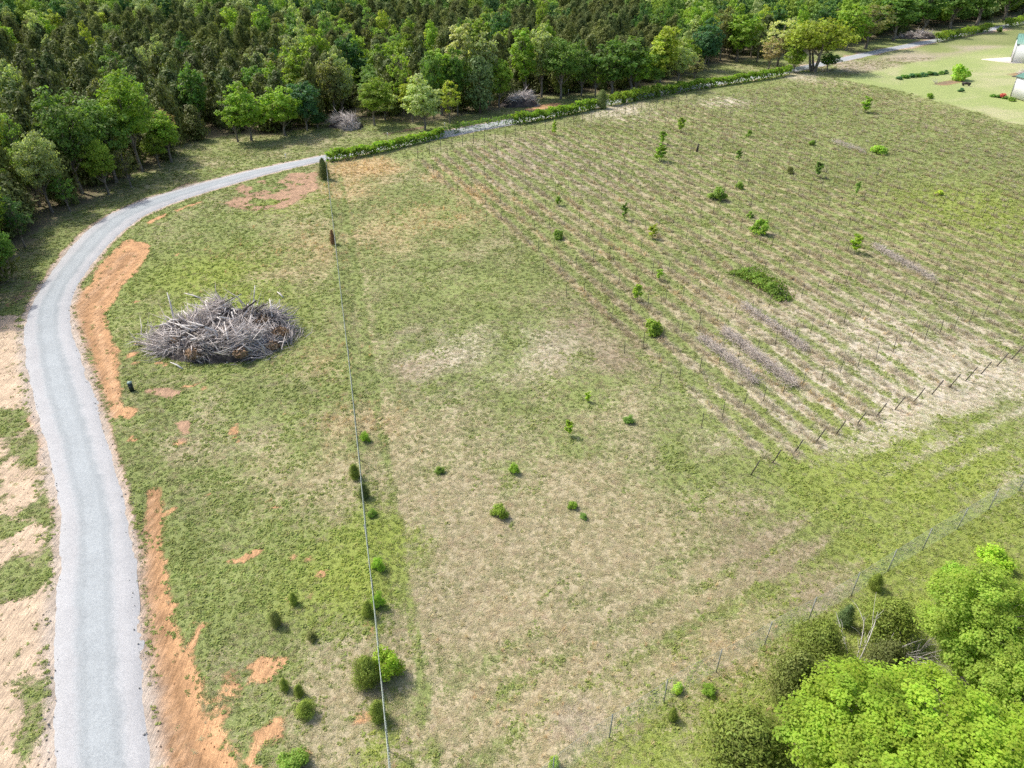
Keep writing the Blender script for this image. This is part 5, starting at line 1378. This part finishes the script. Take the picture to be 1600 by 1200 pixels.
# ------------------------------------------------------------------ small things
p = at(207, 612); ped = empty('utility_pedestal', (p[0], p[1], gz(p[0], p[1])), .25)
mb = MB(); mb.box((0, 0, .42), (.34, .34, 1.0)); mb.box((0, -.176, .45), (.26, .012, .7)); obj('body', mb.mesh('body', M['box_green']), ped)
mb = MB(); mb.box((0, 0, .955), (.39, .39, .07)); mb.box((0, 0, 1.01), (.31, .31, .045)); obj('lid', mb.mesh('lid', M['box_lid']), ped)
mb = MB(); mb.box((0, -.19, .62), (.05, .02, .08)); obj('latch', mb.mesh('latch', M['box_lid']), ped)
tag(ped, 'dark green utility box with a pale lid beside the road bank', 'utility box')

def marker(px, py, h, label):
    p = at(px, py); o = empty('marker_post', (p[0], p[1], gz(p[0], p[1])))
    mb = MB(); mb.tube([(0, 0, -.1), (0, 0, h)], [.035, .035], 6); obj('post', mb.mesh('post', M['white'], True), o)
    mb = MB(); mb.tube([(0, 0, h), (0, 0, h + .22)], [.13, .11], 8); obj('cap', mb.mesh('cap', M['white'], True), o)
    tag(o, label, 'marker post', 'white markers along the road')
marker(447, 249, .8, 'small white marker on the verge across the road from the corner cedar')
marker(606, 216, .9, 'small white marker behind the first vine hedge')
marker(695, 200, .9, 'white marker at the end of the first vine hedge')
marker(1549, 39, 1.2, 'white marker by the far road turn')
marker(1461, 63, 1.1, 'white marker at the start of the hedge beyond the lawn')
marker(888, 147, 1.0, 'white marker under the pale-trunked tree')

# stump in the rows
p = at(1089, 237); st = empty('stump', (p[0], p[1], gz(p[0], p[1])))
mb = MB(); mb.tube([(0, 0, -.1), (.03, 0, .8), (.1, .05, 1.6)], [.28, .2, .12], 8); obj('trunk', mb.mesh('trunk', M['darkwood'], True), st)
mb = MB(); mb.tube([(.03, 0, .9), (.35, .1, 1.5)], [.08, .04], 6); obj('branch', mb.mesh('branch', M['darkwood'], True), st)
tag(st, 'dark broken stump standing among the far posts', 'stump')

# dark log bench on the lawn
p = at(1509, 134); lb = empty('log_bench', (p[0], p[1], gz(p[0], p[1])), -.25)
mb = MB(); mb.tube([(-1.1, 0, .62), (0, .03, .66), (1.1, 0, .58)], [.33, .36, .3], 9); obj('log', mb.mesh('log', M['darkwood'], True), lb)
for x in (-.7, .75):
    mb = MB(); mb.box((x, 0, .17), (.28, .6, .5)); obj('leg', mb.mesh('leg', M['darkwood']), lb)
tag(lb, 'dark log seat on the lawn in front of the large bush', 'bench')

# garden bed plants
q = np.random.default_rng(55)
for k, (x, y, s_) in enumerate([(1406, 124, 9), (1415, 122, 11), (1424, 121, 11), (1433, 119.5, 12), (1443, 119, 12), (1452, 117.5, 11), (1462, 118, 9), (1471, 117, 8), (1478, 116, 7)]):
    shrub('garden_plant', x, y, y - 7, s_ * 1.3, 'bush%d' % (k % 3), 'green' if k % 2 else 'blue', '%s leafy plant of the garden bed on the lawn from its vineyard end' % ORD[k], 'plant')
for k, (x, y) in enumerate([(1551, 151), (1559, 152), (1572, 154)]):
    shrub('flowerbed_plant', x, y, y - 6, 10, 'bush%d' % k, 'green', ['outermost low plant of the flower bed', 'low plant below the red flowers', 'low plant between red flowers and the wall shrub'][k], 'plant')
p = at(1566, 152); fl = empty('red_flowers', (p[0], p[1], gz(p[0], p[1])))
n = 260; d = q.normal(size=(n, 3)); d[:, 2] = np.abs(d[:, 2]); d /= np.linalg.norm(d, axis=1)[:, None]
V, Q, lv = leaf_cards(d * [1.1, .8, .9] * q.uniform(.7, 1.05, (n, 1)) + [0, 0, .2], d + q.normal(size=(n, 3)) * .4, .2, 5)
obj('petals', np_mesh('petals', V, Q, M['petal']), fl)
V, Q, lv = leaf_cards(d * [1.0, .7, .7] * q.uniform(.4, .9, (n, 1)) + [0, 0, .1], d + q.normal(size=(n, 3)) * .5, .2, 6)
lf = obj('leaves', np_mesh('leaves', V, Q, M['leaf'], False, {'leafv': ('FLOAT', lv)}), fl); lf.color = (*GREEN['green'], 1)
tag(fl, 'red flowering plant beside the near white building', 'flowers')

# ------------------------------------------------------------------ white metal buildings with green roofs
def barn(p, yaw, lx, ly, hw, hr, label):
    """corner at p, long wall along local x, wide wall along local y; ribbed siding, gabled roof"""
    o = empty('metal_building', (p[0], p[1], 0), yaw)
    n = int(lx / .45)
    def wall(a, b_, name):
        a = np.array(a, float); b_ = np.array(b_, float); L = np.linalg.norm(b_ - a); d = (b_ - a) / L; nn = np.array([d[1], -d[0]])
        mb = MB(); ang = math.atan2(d[1], d[0]); m_ = (a + b_) / 2
        mb.box((m_[0], m_[1], hw / 2), (L, .1, hw), ang)
        for s_ in np.arange(.3, L - .1, .45):
            c = a + d * s_ + nn * .063; mb.box((c[0], c[1], hw / 2 + .05), (.06, .03, hw - .1), ang)
        return obj(name, mb.mesh(name, M['siding']), o)
    wall((0, 0), (lx, 0), 'wall'); wall((lx, 0), (lx, ly), 'wall'); wall((lx, ly), (0, ly), 'wall'); wall((0, ly), (0, 0), 'wall')
    mb = MB()
    for x in (0.0, lx):
        mb.add([(x - .05, 0, hw), (x - .05, ly, hw), (x - .05, ly / 2, hw + hr), (x + .05, 0, hw), (x + .05, ly, hw), (x + .05, ly / 2, hw + hr)], [[0, 1, 4, 3], [1, 2, 5, 4], [2, 0, 3, 5]], [[0, 2, 1], [3, 4, 5]])
    obj('gable', mb.mesh('gable', M['siding']), o)
    rf = None
    for sgn in (0, 1):
        y0, y1 = (-.4, ly / 2) if sgn == 0 else (ly + .4, ly / 2)
        zz0 = hw - .4 * hr / (ly / 2) + .06; z1 = hw + hr + .06
        mb = MB()
        mb.add([(-.4, y0, zz0), (lx + .4, y0, zz0), (lx + .4, y1, z1), (-.4, y1, z1), (-.4, y0, zz0 + .08), (lx + .4, y0, zz0 + .08), (lx + .4, y1, z1 + .08), (-.4, y1, z1 + .08)], [[0, 1, 2, 3], [4, 7, 6, 5], [0, 4, 5, 1], [1, 5, 6, 2], [2, 6, 7, 3], [3, 7, 4, 0]])
        for x in np.arange(-.2, lx + .3, .6):
            mb.tube([(x, y0, zz0 + .1), (x, y1, z1 + .1)], .03, 4, False)
        rf = obj('roof', mb.mesh('roof', M['greenroof']), o)
    mb = MB(); mb.box((lx / 2, ly / 2, hw + hr + .15), (lx + .8, .4, .08)); obj('ridge_cap', mb.mesh('ridge_cap', M['greenroof']), rf)
    for (x, y) in ((-.06, -.06), (lx + .06, -.06), (-.06, ly + .06), (lx + .06, ly + .06)):
        mb = MB(); mb.box((x, y, hw / 2), (.16, .16, hw)); obj('corner_trim', mb.mesh('corner_trim', M['tpost']), o)
    dr = MB(); dr.box((lx * .55, -.1, 1.5), (3.2, .06, 3.0)); d_ = obj('door', dr.mesh('door', M['siding']), o)
    for z in (.75, 1.5, 2.25):
        mb = MB(); mb.box((lx * .55, -.14, z), (3.15, .02, .04)); obj('rib', mb.mesh('rib', M['tpost']), d_)
    return tag(o, label, 'building', 'white buildings with green roofs')
barn(at(1579, 151), math.radians(-84), 18, 12, 5.0, 2.4, 'near white metal building with a green roof cut by the frame edge')
barn(at(1580, 98), math.radians(-30), 18, 12, 5.6, 2.2, 'farther white metal building with a green roof behind the pale concrete pad')
P4 = [at(1533, 93), at(1581, 89.5), at(1640, 89), at(1640, 99), at(1581, 99.5)]
V = np.array([[p[0], p[1], z] for z in (.16, -.2) for p in P4])
pad = np_mesh('concrete_pad', V, [np.array([[k, (k + 1) % 5, (k + 1) % 5 + 5, k + 5] for k in range(5)]), np.array([[0, 2, 1], [0, 3, 2], [0, 4, 3]])], M['concrete'])
tag(obj('concrete_pad', pad), kind='structure')
